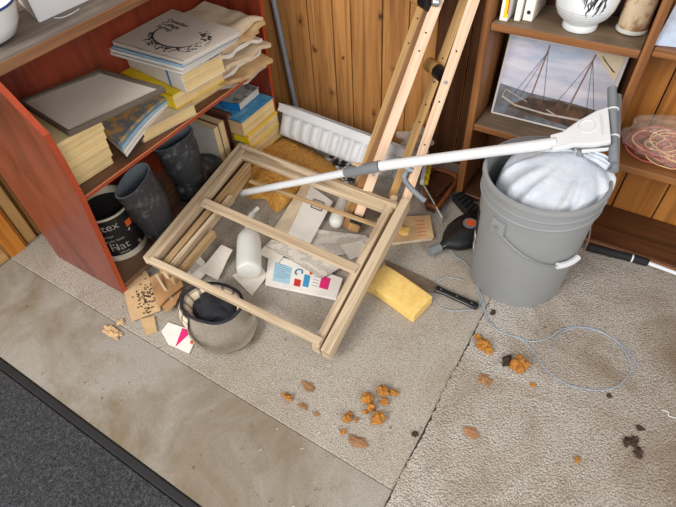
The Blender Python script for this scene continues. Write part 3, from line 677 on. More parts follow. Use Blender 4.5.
# ------------------------------------------------------------------ loose papers below the frame
def sheet(name, label, cat, poly, z, m_, amp=.003, th=.0008, seed=0, group=None, zs=None, n=12):
    Q = [U(*p, (zs[i] if zs else z)) for i, p in enumerate(poly)]
    def fn(u, v):
        p = (Q[0]*(1-u)+Q[1]*u)*(1-v)+(Q[3]*(1-u)+Q[2]*u)*v; p = p.copy()
        p.z += amp*(.5+noise.noise(V(p.x*12, p.y*12, seed))); return p
    mb = MB(); mb.grid(fn, n, n, th); return tag(obj(name, mb, m_), label, cat, group)
sheet('envelope', 'long cream envelope leftmost under the wooden frame', 'envelope', [(303, 184), (314, 187), (287, 236), (272, 232)], .012, m_paperc, seed=1)
sheet('envelope', 'pale envelope with a dark square stamp under the wooden frame', 'envelope', [(311, 186), (333, 202), (309, 246), (286, 238)], .016, m_paper, seed=2)
Q = [U(*p, .0215) for p in [(314, 199), (324, 203), (321, 211), (311, 207)]]
mb = MB(); 
for i in range(4): mb.beam(Q[i], Q[(i+1) % 4], .003, .0006)
for f in (.25, .5, .75): mb.beam(Q[0].lerp(Q[1], f)*.85+Q[3].lerp(Q[2], f)*.15, Q[0].lerp(Q[1], f)*.2+Q[3].lerp(Q[2], f)*.8, .003, .0006)
st = bpy.data.objects[-1] if False else [o for o in sc.objects if o.name.startswith('envelope')][-1]
so = obj('stamp_mark', mb, m_ink, st)
sheet('newspaper', 'grey newspaper sheet spread under the wooden frame', 'newspaper', [(306, 228), (366, 236), (378, 250), (300, 262)], .005, m_news, .006, seed=4)
sheet('newspaper', 'folded newspaper strip lying above the blue and red card', 'newspaper', [(266, 246), (300, 240), (341, 268), (322, 278)], .022, m_news, .006, .004, seed=5)
sheet('letter', 'rumpled cream letter sticking out left of the folded newspaper', 'letter', [(258, 254), (272, 240), (292, 246), (278, 264)], .014, m_letter, .006, .002, seed=6)
cdp = [(269, 252), (343, 278), (336, 299), (265, 284)]
t_ = thing('printed_card', 'white printed card with blue and red panels on the carpet', 'card', U(305, 278, 0)); CZ = .013
Q = [U(*p, CZ) for p in cdp]; mb = MB(); mb.prism(orient(Q), CZ-.009, CZ); mb.bevel(.001, 1); obj('card_body', mb, m_paper, t_, smooth=False)
def onq(Q, u, v): return (Q[0]*(1-u)+Q[1]*u)*(1-v)+(Q[3]*(1-u)+Q[2]*u)*v
def patch(Q, u0, u1, v0, v1, m_, parent, name='printed_panel', dz=.0006):
    P = [onq(Q, *q)+V(0, 0, dz) for q in ((u0, v0), (u1, v0), (u1, v1), (u0, v1))]; mb = MB(); mb.hexa([p-V(0, 0, .0005) for p in P], P); return obj(name, mb, m_, parent)
patch(Q, .10, .34, .25, .85, m_ltblue, t_); patch(Q, .52, .60, .35, .8, m_teal, t_); patch(Q, .74, .86, .2, .7, m_pink, t_); patch(Q, .58, .62, .1, .3, m_orangeink, t_); patch(Q, .40, .49, .6, .85, m_red_ink, t_)
e1 = (Q[1]-Q[0]).normalized(); e2_ = (Q[0]-Q[3]).normalized()
mb = MB(); pc = onq(Q, .44, .35); mb.tube([pc+V(.011*math.cos(a), .011*math.sin(a), .0008) for a in [k*.4 for k in range(13)]], .0022, 6); obj('ring_mark', mb, m_blue, t_)
mb = MB()
for k in range(7): mb.beam(onq(Q, .11, .28+.07*k)+Z*.0012, onq(Q, .33 if k % 3 else .27, .28+.07*k)+Z*.0012, .0012, .0006)
obj('small_print', mb, m_greyink, t_); mb = MB()
for k in range(5): mb.beam(onq(Q, .64, .2+.12*k)+Z*.0008, onq(Q, .72, .2+.12*k)+Z*.0008, .0012, .0006)
obj('small_print', mb, m_greyink, t_)
text('Pixie', .016, onq(Q, .745, .62)+Z*.0012, e1, e2_, m_paper, t_) if False else None
# cloudy tube
p0, p1 = U(350, 190, .030), U(334, 226, .030); t_ = thing('plastic_tube', 'cloudy rounded plastic tube lying on the newspapers', 'tube', V(*((p0+p1)/2)[:2], .006))
mb = MB(); d = (p1-p0); r = .0245; mb.tube([p0+d*f for f in (0, .02, .08, .85, .93, .98, 1)], [r*q for q in (.6, .85, 1, 1, .9, .6, .2)], 24); obj('tube_body', mb, m_milky, t_)
mb = MB(); mb.tube([p0-d*.05, p0+d*.0], .014, 20); obj('tube_cap', mb, m_greyd, t_)
# spray bottle
p0, p1 = U(249, 272, .041), U(249, 236, .043); t_ = thing('spray_bottle', 'milky white plastic bottle with a bent spout lying on the carpet', 'bottle', V(*((p0+p1)/2)[:2], .001)); d = p1-p0
mb = MB(); r = .0385
mb.tube([p0+d*f for f in (0, .01, .04, .12, .8, .95, 1.06, 1.14, 1.18, 1.30)], [r*q for q in (.8, .9, .98, 1, 1, .93, .7, .42, .33, .33)], 36); obj('bottle_body', mb, m_milky, t_)
pe = p0+d*1.26; mb = MB(); mb.tube(cr([pe, pe+d*.12+V(0, 0, .008), U(252, 214, .06), U(258, 208, .062)], 5), [.013]*6+[.010]*5+[.007]*5, 12); obj('spout', mb, m_milky, t_)

# ------------------------------------------------------------------ wooden frame (folded slatted rack)
fr = thing('slatted_wooden_frame', 'raw pine slatted frame lying tilted across the clutter', 'wooden frame', U(270, 240, 0))
def lath(name, a, za, b, zb, wd, th, m_=m_raw, par=fr, lift=0):
    mb = MB(); A, B = U(*a, za), U(*b, zb); mb.beam(A, B, wd, th); mb.bevel(.0025, 2); return obj(name, mb, m_, par, smooth=False)
lath('side_rail', (150, 262), .110, (245, 147), .120, .042, .030)
lath('side_rail', (162, 271), .098, (249, 166), .104, .020, .030, m_raw_dark)
lath('side_rail', (166, 276), .096, (232, 198), .100, .016, .030)
lath('side_rail', (173, 282), .088, (214, 233), .094, .014, .028, m_raw_dark)
lath('side_rail', (316, 350), .048, (395, 199), .135, .022, .038)
lath('side_rail', (326, 355), .046, (406, 203), .135, .027, .044)
lath('cross_slat', (242, 147), .139, (397, 206), .150, .014, .018)
lath('cross_slat', (244, 156), .122, (393, 212), .130, .026, .020)
lath('cross_slat', (203, 202), .136, (357, 270), .108, .030, .014)
lath('cross_slat', (150, 260), .126, (321, 342), .074, .020, .016)
lath('cross_slat', (250, 181), .088, (381, 227), .094, .013, .010, m_raw_dark)
lath('inner_lath', (249, 174), .080, (226, 208), .080, .015, .016, m_raw_dark)

# ------------------------------------------------------------------ folding stand (four rails leaning on the wall)
fs = thing('folding_wooden_stand', 'folding stand of drilled wooden rails, toned lit cream and shaded golden, leaning on the wall', 'wooden stand', (-.58, 1.05, 0))
def rail(a, za, b, yb, wd, th, m_, side_m=None, hole=None, name='rail', ext=1.55, za_z=None):
    A = U(*a, za); B = YP(*b, yb); d = (B-A); E_ = A+d*ext; up = (EYE-(A+B)/2).normalized()
    mb = MB(); mb.beam(A, E_, wd, th, up=up); mb.bevel(.002, 2); o_ = obj(name, mb, m_, fs, smooth=False)
    dn = d.normalized(); sd = dn.cross(up).normalized(); u = sd.cross(dn)
    if hole:
        mb = MB()
        for f in hole:
            p = A+d*f+u*th/2; mb.tube([p-u*.004, p+u*.0008], .0026, 10)
        obj('peg_holes', mb, m_blackmat, o_)
    return A, B, d, sd, u
HS = [.30, .38, .64, .72, .82, .9, 1.0]
r1 = rail((356, 222), .045, (438, 0), 1.29, .030, .020, m_lath_lit, hole=[.81, .88])
r1b = rail((346, 226), .012, (431, 0), 1.33, .022, .036, m_lath_brown)
r0 = rail((345, 222), .0, (422, 6), 1.39, .026, .018, m_lath_shade, hole=[.85, .95])
r3 = rail((397, 226), .02, (474, 0), 1.29, .028, .020, m_lath_lit, hole=[.35, .43, .62, .70, .82])
r2 = rail((383, 222), .0, (461, 8), 1.39, .026, .018, m_lath_shade, hole=[.52, .60, .70, .80])
# dark rubber foot of the nearest rail
A, B, d, sd, u = r1; dn = d.normalized()
mb = MB(); mb.beam(A-dn*.002, A+dn*.030, .040, .028, up=u); mb.bevel(.002, 1); obj('rubber_foot', mb, m_blackmat, fs, smooth=False)
mb = MB(); mb.beam(A-dn*.034, A-dn*.003, .040, .026, up=u); mb.bevel(.009, 3); 
f_ = obj('foot_block', mb, m_cardd, fs); f_.location.z = max(0, 0)
for f, rr in ((.26, r1), (.70, r3)):
    A, B, d, sd, u = rr; p = A+d*f+u*.010; mb = MB(); mb.tube([p, p+u*.003], .005, 12); obj('bolt_head', mb, m_steel, fs)
for (px, py, y, L) in (((430, 430), (68, 68), 1.32, 0),): pass
def spacer(a, b, y, r, label):
    A, B = YP(*a, y), YP(*b, y-.05); mb = MB(); mb.tube([A, A.lerp(B, .58)], r, 20); o_ = obj('spacer_roller', mb, m_lath_shade, fs)
    mb = MB(); mb.tube([A.lerp(B, .58), B], r*1.02, 20); obj('roller_cap', mb, m_black, o_)
spacer((429, 64), (444, 76), 1.31, .020, '')
spacer((414, -6), (431, 4), 1.32, .020, '')
A, B, d, sd, u = r1; p = YP(436, 2, 1.27); mb = MB(); mb.lathe([(.012, 0), (.012, .004), (.006, .009)], p, 16, axis=u); obj('bolt_head', mb, m_steel, fs)
# ------------------------------------------------------------------ sponge mop
mp = thing('sponge_mop', 'white sponge mop with grey rollers resting on the bucket', 'mop', U(400, 160, .1))
a = U(242, 193, .055); b = U(347, 172.5, .275); c = U(380, 166, .335); e = U(556, 143, .452)
mb = MB(); mb.tube([a, b], .0115, 20); obj('thin_tube', mb, m_white, mp)
mb = MB(); mb.tube([b-(b-a).normalized()*.004, b+(c-b)*.05, c], [.0140, .0155, .0158], 24); obj('grey_joint', mb, m_greyd, mp)
k_ = b.lerp(c, .35)+V(0, 0, .014); mb = MB(); mb.tube([k_, k_+V(0, 0, .010)], .006, 12); mb.beam(k_+V(-.014, -.004, .008), k_+V(.014, .004, .008), .008, .005); obj('thumb_screw', mb, m_card, mp)
mb = MB(); mb.tube([c-(e-c).normalized()*.001, e], .0140, 28); obj('pole', mb, m_white, mp)
# head
h = [(550, 136, .438), (562, 133, .446), (578, 122, .458), (596, 112, .468), (608, 108, .474), (611, 143, .450), (594, 146, .44), (574, 146, .434), (563, 149, .430), (552, 151, .424)]
_a, _b, _c = U(552, 143, .452), U(608, 109, .505), U(610, 143, .476)
nn = (_b-_a).cross(_c-_a).normalized(); nn = nn if nn.z > 0 else -nn
def hp_(x, y): q = ray(x, y); return EYE+q*((_a-EYE).dot(nn)/q.dot(nn))
HW = [hp_(x, y) for x, y, z in h]
mb = MB(); vt = [mb.bm.verts.new(p+nn*.006) for p in HW]; vb = [mb.bm.verts.new(p-nn*.008) for p in HW]
mb.face(vt); mb.face(vb[::-1])
for i in range(len(HW)): j = (i+1) % len(HW); mb.face([vt[i], vb[i], vb[j], vt[j]])
mb.bevel(.004, 2, .5); br = obj('head_bracket', mb, m_white, mp, smooth=False)
pc = hp_(587, 128)+nn*.0065; n1_ = nn.orthogonal().normalized(); n2_ = nn.cross(n1_); mb = MB(); mb.tube([pc+(n1_*math.cos(k*.3)+n2_*math.sin(k*.3))*.018 for k in range(22)], .0014, 6); obj('embossed_ring', mb, m_white, br)
mb = MB(); mb.beam(hp_(601, 116)+nn*.007, hp_(603, 137)+nn*.007, .003, .003); obj('embossed_bar', mb, m_white, br)
RA, RB = YP(612, 88, 1.285), U(613.5, 163, .435); RA2, RB2 = YP(617, 96, 1.30), U(614, 171, .415)
mb = MB(); mb.tube([RA, RB], .0105, 24); obj('roller', mb, m_greyd, mp)
mb = MB(); mb.tube([RA2, RB2], .0105, 24); obj('roller', mb, m_greyd, mp)
for f in (.30, .66):
    p = RA.lerp(RB, f); dd = (RB-RA).normalized(); s1 = V(1, 0, 0); s1 = (s1-dd*s1.dot(dd)).normalized(); s2 = dd.cross(s1)
    mb = MB(); mb.tube([p+(s1*math.cos(q)+s2*math.sin(q))*.0125 for q in [k*.35 for k in range(-4, 13)]], .0022, 6); obj('roller_clip', mb, m_white, mp)
mb = MB(); mb.beam(U(575, 150, .440), U(608, 147, .450), .022, .010); mb.bevel(.002, 1); obj('squeeze_bar', mb, m_white, mp)
mb = MB(); mb.beam(U(574, 147.5, .453), U(609, 146, .458), .006, .004); obj('metal_strip', mb, m_steel, mp)
mb = MB(); mb.tube([U(579, 149, .445), U(579, 156, .437)], .006, 12); obj('bolt_head', mb, m_steel, mp)
# ------------------------------------------------------------------ grey bucket
BC = V(-.115, 1.085, .0025); BR, BT, BH = .132, .155, .385
bk = thing('bucket', 'large grey plastic bucket holding a white bin bag', 'bucket', BC)
def br_(z): return BR+(BT-.008-BR)*(z/BH)
mb = MB(); mb.lathe([(BR-.008, 0), (BR-.002, .002), (BR, .008), (br_(.30), .30), (br_(.335), .335), (br_(.385)-.001, .385), (br_(.385)-.005, .385), (br_(.3)-.004, .30), (BR-.004, .008), (0, .006)], BC, 72, cap1=False); obj('bucket_wall', mb, m_grey, bk)
mb = MB()
for z, r, hh_ in ((.378, .0085, .014), (.350, .006, .006), (.327, .008, .006)):
    q = br_(z)-.002; mb.lathe([(q, z-hh_/2-.002), (q+r*.8, z-hh_/2), (q+r, z), (q+r*.8, z+hh_/2), (q, z+hh_/2+.002)], BC, 72, cap0=False, cap1=False)
obj('rim_rings', mb, m_grey, bk)
aA = math.radians(-112)
hz = .288; axd = V(math.cos(aA), math.sin(aA), 0)
for s_ in (1, -1):
    p = BC+axd*s_*(br_(hz)+.004)+V(0, 0, hz); mb = MB(); mb.box(p, (.014, .040, .042), math.atan2(axd.y*s_, axd.x*s_)); mb.bevel(.004, 2); o_ = obj('handle_ear', mb, m_grey, bk)
    mb = MB(); mb.tube([p+axd*s_*.004, p+axd*s_*.0105], .007, 16); obj('ear_hub', mb, m_greyd, o_)
out = V(math.cos(aA+math.pi/2), math.sin(aA+math.pi/2), 0); phi = math.radians(33); hp = []
for k in range(49):
    th = math.pi*k/48; hp.append(BC+V(0, 0, hz)+axd*math.cos(th)*(br_(hz)+.013)+(out*math.cos(phi)-V(0, 0, math.sin(phi)))*math.sin(th)*.178)
mb = MB(); mb.tube(hp, .0021, 8); hd = obj('wire_handle', mb, m_steel, bk)
mb = MB(); mb.tube(hp[18:26], .0085, 16); obj('hand_grip', mb, m_white, hd)
def bpatch(a0, a1, z0, z1, m_, name, dr=.0006):
    mb = MB(); n = 10; mb.rings([[BC+V((br_(z)+dr)*math.cos(a0+(a1-a0)*i/n), (br_(z)+dr)*math.sin(a0+(a1-a0)*i/n), z) for i in range(n+1)] for z in (z0, (z0+z1)/2, z1)], closed=False, cap0=False, cap1=False); return obj(name, mb, m_, bk)
bpatch(math.radians(183), math.radians(212), .13, .26, m_blackmat, 'side_label'); bpatch(math.radians(198), math.radians(211), .10, .165, m_paper, 'price_label', .0012)
for k in range(6): bpatch(math.radians(200+k*1.6), math.radians(200.8+k*1.6), .115, .15, m_ink, 'barcode_line', .0016)
# bin bag filling the bucket
top = BC+V(.050, .063, .425); bg = thing('bin_bag', 'white plastic bin bag bulging out of the grey bucket', 'bin bag', BC+V(0, 0, .02))
mb = MB(); R = []; n = 120
prof = [(.108, .20), (.124, .28), (.130, .315), (.131, .335), (.127, .353), (.118, .370), (.103, .386), (.083, .400), (.058, .411), (.036, .419), (.019, .424), (.010, .430)]
for r, z in prof:
    f = max(0, min(1, (z-.31)/.11)); ring = []
    for k in range(n):
        a = 2*math.pi*k/n; fold = (.5+.5*math.sin(a*13+2.5*noise.noise(V(math.cos(a)*2, math.sin(a)*2, 0)))) * .022*math.sin(math.pi*min(1, f*1.1+.08))
        q = r*(1+.05*noise.noise(V(math.cos(a)*1.5, math.sin(a)*1.5, z*6))*(.3+f)) ; q = min(q, .132)
        ring.append(BC+V(.016, .008, 0)+V(.034, .055, 0)*f**1.2+V(q*math.cos(a), q*math.sin(a), z+fold+.008*noise.noise(V(q*12*math.cos(a), q*12*math.sin(a), 5))*(f > .1)))
    R.append(ring)
mb.rings(R, cap0=True, cap1=True); obj('bag_body', mb, m_bag, bg)
def ear(pts, w0, w1, seed):
    P = cr(pts, 6); mb = MB(); N = len(P)
    def fn(u, v):
        i = min(N-1, int(u*(N-1)+.5)); p = P[i]; d = (P[min(i+1, N-1)]-P[max(i-1, 0)]).normalized(); s_ = d.cross(V(0, 0, 1)); s_ = s_.normalized() if s_.length > .1 else V(1, 0, 0)
        w_ = w0+(w1-w0)*math.sin(u*math.pi*.8); return p+s_*(v-.5)*w_+V(0, 0, .006*math.sin(v*14+seed)*(.3+u))
    mb.grid(fn, N-1, 16, .0008); return obj('tied_ear', mb, m_bag, bg)
ear([top, top+V(-.03, -.012, .008), top+V(-.06, -.02, .004), top+V(-.085, -.02, -.010)], .012, .04, 0)
ear([top, top+V(.03, -.02, .010), top+V(.055, -.025, .008), top+V(.075, -.03, .0)], .012, .034, 2)

# ------------------------------------------------------------------ shelving unit on the right
UY0, UZ1, UZ2 = 1.325, .300, .608
su = thing('shelving_unit', 'brown wooden shelving unit against the planked back wall', 'shelving unit', (.1, 1.41, 0))
def bx(name, x0, x1, y0, y1, z0, z1, m_, par=su, bev=.0015):
    mb = MB(); mb.box(((x0+x1)/2, (y0+y1)/2, (z0+z1)/2), (x1-x0, y1-y0, z1-z0)); mb.bevel(bev, 1); return obj(name, mb, m_, par, smooth=False)
bx('side_panel', -.408, -.386, UY0, WY-.002, .002, 1.3, m_unit); bx('side_panel', -.022, -.001, UY0, WY-.002, .002, 1.3, m_unit); bx('side_panel', .68, .70, UY0, WY-.002, .002, 1.3, m_unit)
bx('bottom_board', -.384, -.024, UY0+.004, WY-.002, .004, .022, m_unit_dark); bx('bottom_board', .001, .678, UY0-.012, WY-.002, .004, .022, m_unit_dark)
for x0, x1 in ((-.384, -.024), (.001, .678)):
    for z in (UZ1, UZ2+(.012 if x0 > 0 else 0)):
        s_ = bx('shelf', x0, x1, UY0+.003, WY-.002, z-.018, z, m_unit_top if x0 < 0 else m_unit)
        bx('shelf_edge', x0, x1, UY0-.001, UY0+.0028, z-.0185, z+.0005, m_unit, s_)
bx('back_panel', -.384, -.024, WY-.006, WY-.0025, .024, 1.3, m_unit_dark)  # added dark panel, stands in for the deep shade in the left bay
bx('kick_strip', .001, .678, UY0-.018, UY0-.0125, .003, .020, m_unit)
# wall board left of the unit
# puzzle box with ship picture
A, B = U(491, 112, UZ1+.001), U(598, 131, UZ1+.001); dx = V(1, .02, 0); A = V(-.362, 1.405, UZ1+.001); W_ = .317
tl, trr = YP(502, 41, 1.372), YP(623, 56, 1.372)
B = A+dx.normalized()*W_; upv = (tl-A); hgt = upv.length; ud = V(0, .20, .98); ud = (ud-dx.normalized()*ud.dot(dx.normalized())).normalized()
e1 = dx.normalized(); nrm = e1.cross(ud); nrm = nrm if nrm.y < 0 else -nrm
hgt = .236; dep = .034
pz = thing('picture_box', 'flat box with a ship painting on its lid, on the lower shelf', 'box', A)
ofs = V(0, 0, .001)
mb = MB(); c4 = [A+ofs, B+ofs, B+e1*0+ud*hgt+ofs, A+ud*hgt+ofs]; mb.hexa([p-nrm*dep for p in c4], c4); mb.bevel(.001, 1); obj('box_body', mb, plain('pale_card_edge', (206, 200, 196), .6, .05), pz, smooth=False)
I = [c4[0]+e1*.007+ud*.006, c4[1]-e1*.007+ud*.006, c4[2]-e1*.007-ud*.006, c4[3]+e1*.007-ud*.006]; 
sq = lambda u, v, dz=.001: (I[0]*(1-u)+I[1]*u)*(1-v)+(I[3]*(1-u)+I[2]*u)*v+nrm*dz
def art(name, pts, m_, dz, par=None):
    mb = MB(); vs = [mb.bm.verts.new(sq(u, v, dz)) for u, v in pts]; vb = [mb.bm.verts.new(sq(u, v, 0)) for u, v in pts]; n = len(pts)
    mb.face(vs)
    for i in range(n): mb.face([vs[i], vb[i], vb[(i+1) % n], vs[(i+1) % n]])
    return obj(name, mb, m_, par or pz, smooth=False)
t = NT('painted_sky'); cc_ = t.coord('Object', (3, 3, 14)); t.base(t.ramp(t.noise(cc_, 1.6, 4), [(.35, lin((158, 168, 186))), (.5, lin((188, 186, 200))), (.62, lin((206, 202, 210)))])); m_sky = t.set(Roughness=.35)
art('printed_sky', [(0, 0), (1, 0), (1, 1), (0, 1)], m_sky, .0006)
art('printed_sea', [(0, 0), (1, 0), (1, .32), (.7, .35), (.3, .36), (0, .40)], speck('painted_sea', (112, 118, 128), (84, 72, 64), 18, (.4, .62), .35), .001)
art('printed_shore', [(.12, .12), (.95, .02), (1, .30), (.6, .33), (.3, .30)], speck('painted_shore', (96, 70, 52), (60, 46, 38), 40, (.4, .6), .35), .0014)
def ln(u0, v0, u1, v1, w_=.003): mb.beam(sq(u0, v0, .002), sq(u1, v1, .002), w_, .0008, up=nrm)
m_mast = plain('mast_ink', (120, 84, 56), .5, bump=0)
for q_ in ((.32, .28, .36, .98, .003), (.68, .25, .76, .97, .0035)): mb = MB(); ln(*q_); obj('printed_mast', mb, m_mast, pz)
mb = MB(); ln(.05, .24, .2, .16, .005); ln(.2, .16, .5, .14, .005); ln(.5, .14, .92, .17, .006); ln(.05, .24, .07, .34, .002); ln(.07, .34, .3, .24, .002); ln(.5, .2, .62, .14, .003); obj('printed_hull', mb, plain('hull_ink', (176, 166, 154), .5, bump=0), pz)
mb = MB()
for u_ in (.15, .22, .45): ln(.36, .9, u_, .28, .0008)
for u_ in (.55, .85, .92): ln(.75, .9, u_, .26, .0008)
obj('printed_rigging', mb, m_ink, pz)
art('corner_flash', [(.74, 1), (.98, .70), (1.0, 1)], m_paperc, .0014)
mb = MB()
for f in (.2, .4, .6): ln(.80+.07*f, .985-.1*f, .93+.05*f, .82-.02*f, .0016)
obj('corner_print', mb, m_ink, pz)
# books on the upper shelf
g = 'slim books standing on the upper shelf'
for (x, wd, m_, lb, ln_) in ((503, .020, m_yellow, 'slim book with a yellow and white spine, leftmost on the upper shelf', 0), (516.5, .014, m_paper, 'thin white book between the yellow one and the thick white one', 0), (527, .024, m_paper, 'thick white book nearest the white vase on the upper shelf', 0)):
    q = U(x, 21, UZ2); y0 = max(q.y, UY0+.012); bk_ = thing('book', lb, 'book', (q.x, y0, UZ2), g); dd_ = .13; hh_ = .19
    mb = MB(); mb.box((q.x, y0+dd_/2+.001, UZ2+hh_/2+.001), (wd-.003, dd_-.004, hh_-.006)); obj('pages', mb, m_pagesw, bk_)
    mb = MB(); 
    for s_ in (-1, 1): mb.box((q.x+s_*(wd/2-.0007), y0+dd_/2, UZ2+hh_/2+.001), (.0014, dd_, hh_))
    mb.box((q.x, y0, UZ2+hh_/2+.001), (wd, .0016, hh_)); obj('cover', mb, m_paper if x == 503 else m_, bk_)
    if x == 503:
        mb = MB(); mb.box((q.x+.004, y0-.001, UZ2+.05), (.010, .001, .08)); obj('spine_patch', mb, m_yellow, bk_); mb = MB(); mb.box((q.x+.008, y0-.0015, UZ2+.045), (.003, .001, .05)); obj('spine_print', mb, m_orangeink, bk_)
    if x == 527:
        mb = MB(); mb.lathe([(.005, 0), (.005, .001)], (q.x, y0-.0005, UZ2+.022), 16, axis=(0, -1, 0)); obj('spine_logo', mb, m_ink, bk_)
        mb = MB(); mb.box((q.x+wd/2+.0006, y0+.022, UZ2+.1), (.001, .012, .19)); obj('cover_stripe', mb, m_card, bk_)
# vase
c = U(583, 21, UZ2); c = V(c.x, 1.392, UZ2+.0015); vz = thing('vase', 'white bowl-shaped vase with black brush marks on the upper shelf', 'vase', c)
prof = [(.040, 0), (.042, .003), (.041, .016), (.046, .022), (.060, .034), (.069, .052), (.073, .075), (.073, .10), (.066, .13), (.058, .142), (.054, .142), (.066, .10), (.06, .05), (0, .02)]
mb = MB(); mb.lathe(prof, c, 56, cap1=False); obj('vase_body', mb, m_whiteen, vz)
def vr(z):
    for (r0_, z0_), (r1_, z1_) in zip(prof[:9], prof[1:9]):
        if z0_ <= z <= z1_: return r0_+(r1_-r0_)*(z-z0_)/(z1_-z0_+1e-9)
    return .073
mb = MB()
for k in range(16):
    a = math.radians(random.uniform(-95, -45)); z = random.uniform(.05, .09); pts = []
    for j in range(5): pts.append(c+V((vr(z)+.0006)*math.cos(a), (vr(z)+.0006)*math.sin(a), z)); a += random.uniform(-.06, .09); z += .009
    mb.tube(pts, [.0004, .0012, .0018, .0012, .0004], 5)
obj('brush_marks', mb, m_ink, vz)
mb = MB()
for z in (.036, .041, .046, .051, .056): mb.tube([c+V((vr(z)+.0002)*math.cos(a), (vr(z)+.0002)*math.sin(a), z) for a in [math.radians(-160+k*3) for k in range(46)]], .0005, 5)
obj('ring_lines', mb, plain('grey_glaze', (150, 150, 150), .4, bump=0), vz)
# bark covered jar
c = U(630, 36, UZ2); c = V(c.x-.004, c.y+.030, UZ2+.001); jr = thing('candle_jar', 'tall bark-patterned cylinder right of the white vase', 'candle', c)
mb = MB(); mb.lathe([(.030, 0), (.034, .004), (.035, .02), (.036, .19), (.034, .195), (.0, .195)], c, 40); mb.jitter(.0015, 50); obj('patterned_body', mb, m_log, jr)
mb = MB(); mb.lathe([(.033, .001), (.0365, .003), (.037, .008), (.0355, .012)], c, 40, cap0=False, cap1=False); obj('glass_base', mb, m_milky, jr)
# card at the right edge
A = U(650, 54, UZ2+.013); A.y = max(A.y, 1.34); t_ = thing('photo_card', 'pale blue-grey photo card leaning on the right upper shelf', 'card', A)
mb = MB(); ud = V(.1, .25, .95).normalized(); e1 = V(.97, .2, 0).normalized(); q = [A, A+e1*.15, A+e1*.15+ud*.11, A+ud*.11]; mb.hexa([p+V(0, .004, 0) for p in q], q); obj('card_body', mb, speck('blue_grey_photo', (176, 190, 208), (150, 146, 152), 14, (.42, .62), .4), t_)
# bag of string
c = V(.145, 1.395, UZ1+.0015); bs = thing('clear_plastic_bag', 'clear plastic bag holding pink string on the lower right shelf', 'plastic bag', c)
mb = MB(); blob(mb, c+V(0, 0, .062), .078, (1.75, .80, .80), .22, 3, 5)
for v in mb.bm.verts:
    v.co.z = max(v.co.z, c.z); v.co += Vector(noise.noise_vector(v.co*40))*.005; v.co.z = max(v.co.z, c.z); v.co.y = min(max(v.co.y, 1.31), WY-.004); v.co.x = max(v.co.x, .004)
obj('bag_film', mb, clear('bag_film', (224, 206, 190), .17, .12), bs)
for q, (m_, lb) in enumerate(((m_string, 'tangled pink string inside the clear plastic bag'), (m_string2, 'tan string mixed with the pink string inside the bag'))):
    mb = MB(); rng = random.Random(q+3)
    for L in range(16 if q == 0 else 9):
        cx, cz = rng.uniform(-.07, .07), rng.uniform(.03, .07); r_ = rng.uniform(.018, .04); t0 = rng.random()*6; tl_ = rng.uniform(-.7, .7); pts = []
        for k in range(26):
            a = t0+k*.3; pts.append(c+V(cx+r_*1.5*math.cos(a)+.004*math.sin(a*3), -.012+r_*.5*math.sin(a)*math.cos(tl_)-.008, max(.006, cz+r_*.75*math.sin(a+tl_))))
        mb.tube(pts, .0017, 5)
    tag(obj('string_tangle', mb, m_), lb, 'string')
# ------------------------------------------------------------------ things on the floor, right and centre
a, b, c, d_ = U(588, 247, .016), U(631, 258, .016), U(633, 258.5, .016), U(647, 262.5, .016); e = U(700, 282, .016); e = d_+(e-d_)
bp = thing('telescopic_pole', 'black and white pole lying on the carpet right of the bucket', 'pole', V(*b[:2], .002))
mb = MB(); mb.tube([a, b], .0125, 24); obj('foam_grip', mb, m_blackmat, bp)
mb = MB(); mb.tube([b, c], .0118, 20); obj('white_ring', mb, m_white, bp)
mb = MB(); mb.tube([c, d_, d_+(e-d_).normalized()*.004], [.0125, .0125, .009], 24); obj('black_collar', mb, m_blackmat, bp)
mb = MB(); mb.tube([d_+(e-d_).normalized()*.004, e+(e-d_)*1.2], .0062, 20); obj('white_shaft', mb, m_white, bp)
# yellow sponge
Q = orient([U(*p, .036) for p in [(384, 263), (433, 295), (414, 315), (366, 283)]])
mb = MB(); N = 10
def spf(u, v, Q=Q):
    p = onq(Q, u, v); p = p.copy(); p.z = .036+.002*math.sin(u*5)-.003*(abs(u-.5)*2)**4-.002*(abs(v-.5)*2)**4; return p
mb.grid(spf, 14, 14, .0335); mb.bevel(.003, 2); tag(obj('sponge', mb, m_sponge, smooth=False), 'yellow foam sponge block beside the kitchen knife', 'sponge')
# knife
kn = thing('kitchen_knife', 'kitchen knife with stained blade and black riveted handle on the carpet', 'knife', U(430, 288, .003))
bl_ = [(384, 259), (410, 270.5), (439, 284.5), (435, 292), (425, 291), (408, 283), (396, 275), (388, 266)]
mb = MB(); mb.prism([U(*p, .008) for p in bl_][::-1], .0045, .0065); obj('blade', mb, m_blade, kn)
A, B = U(436, 288.5, .010), U(478, 307, .010); d = (B-A).normalized(); s_ = V(-d.y, d.x, 0)
R = []
for f, w_ in ((0, .011), (.05, .0125), (.25, .010), (.5, .0115), (.75, .011), (.92, .014), (1, .010)):
    p = A.lerp(B, f); R.append([p+s_*w_*math.cos(q)+V(0, 0, .0068*math.sin(q)) for q in [2*math.pi*k/16 for k in range(16)]])
mb = MB(); mb.rings(R); obj('handle', mb, m_black, kn)
for f in (.12, .5, .85): p = A.lerp(B, f)+V(0, 0, .006); mb = MB(); mb.tube([p, p+V(0, 0, .0016)], .003, 10); obj('rivet', mb, m_steel, kn)
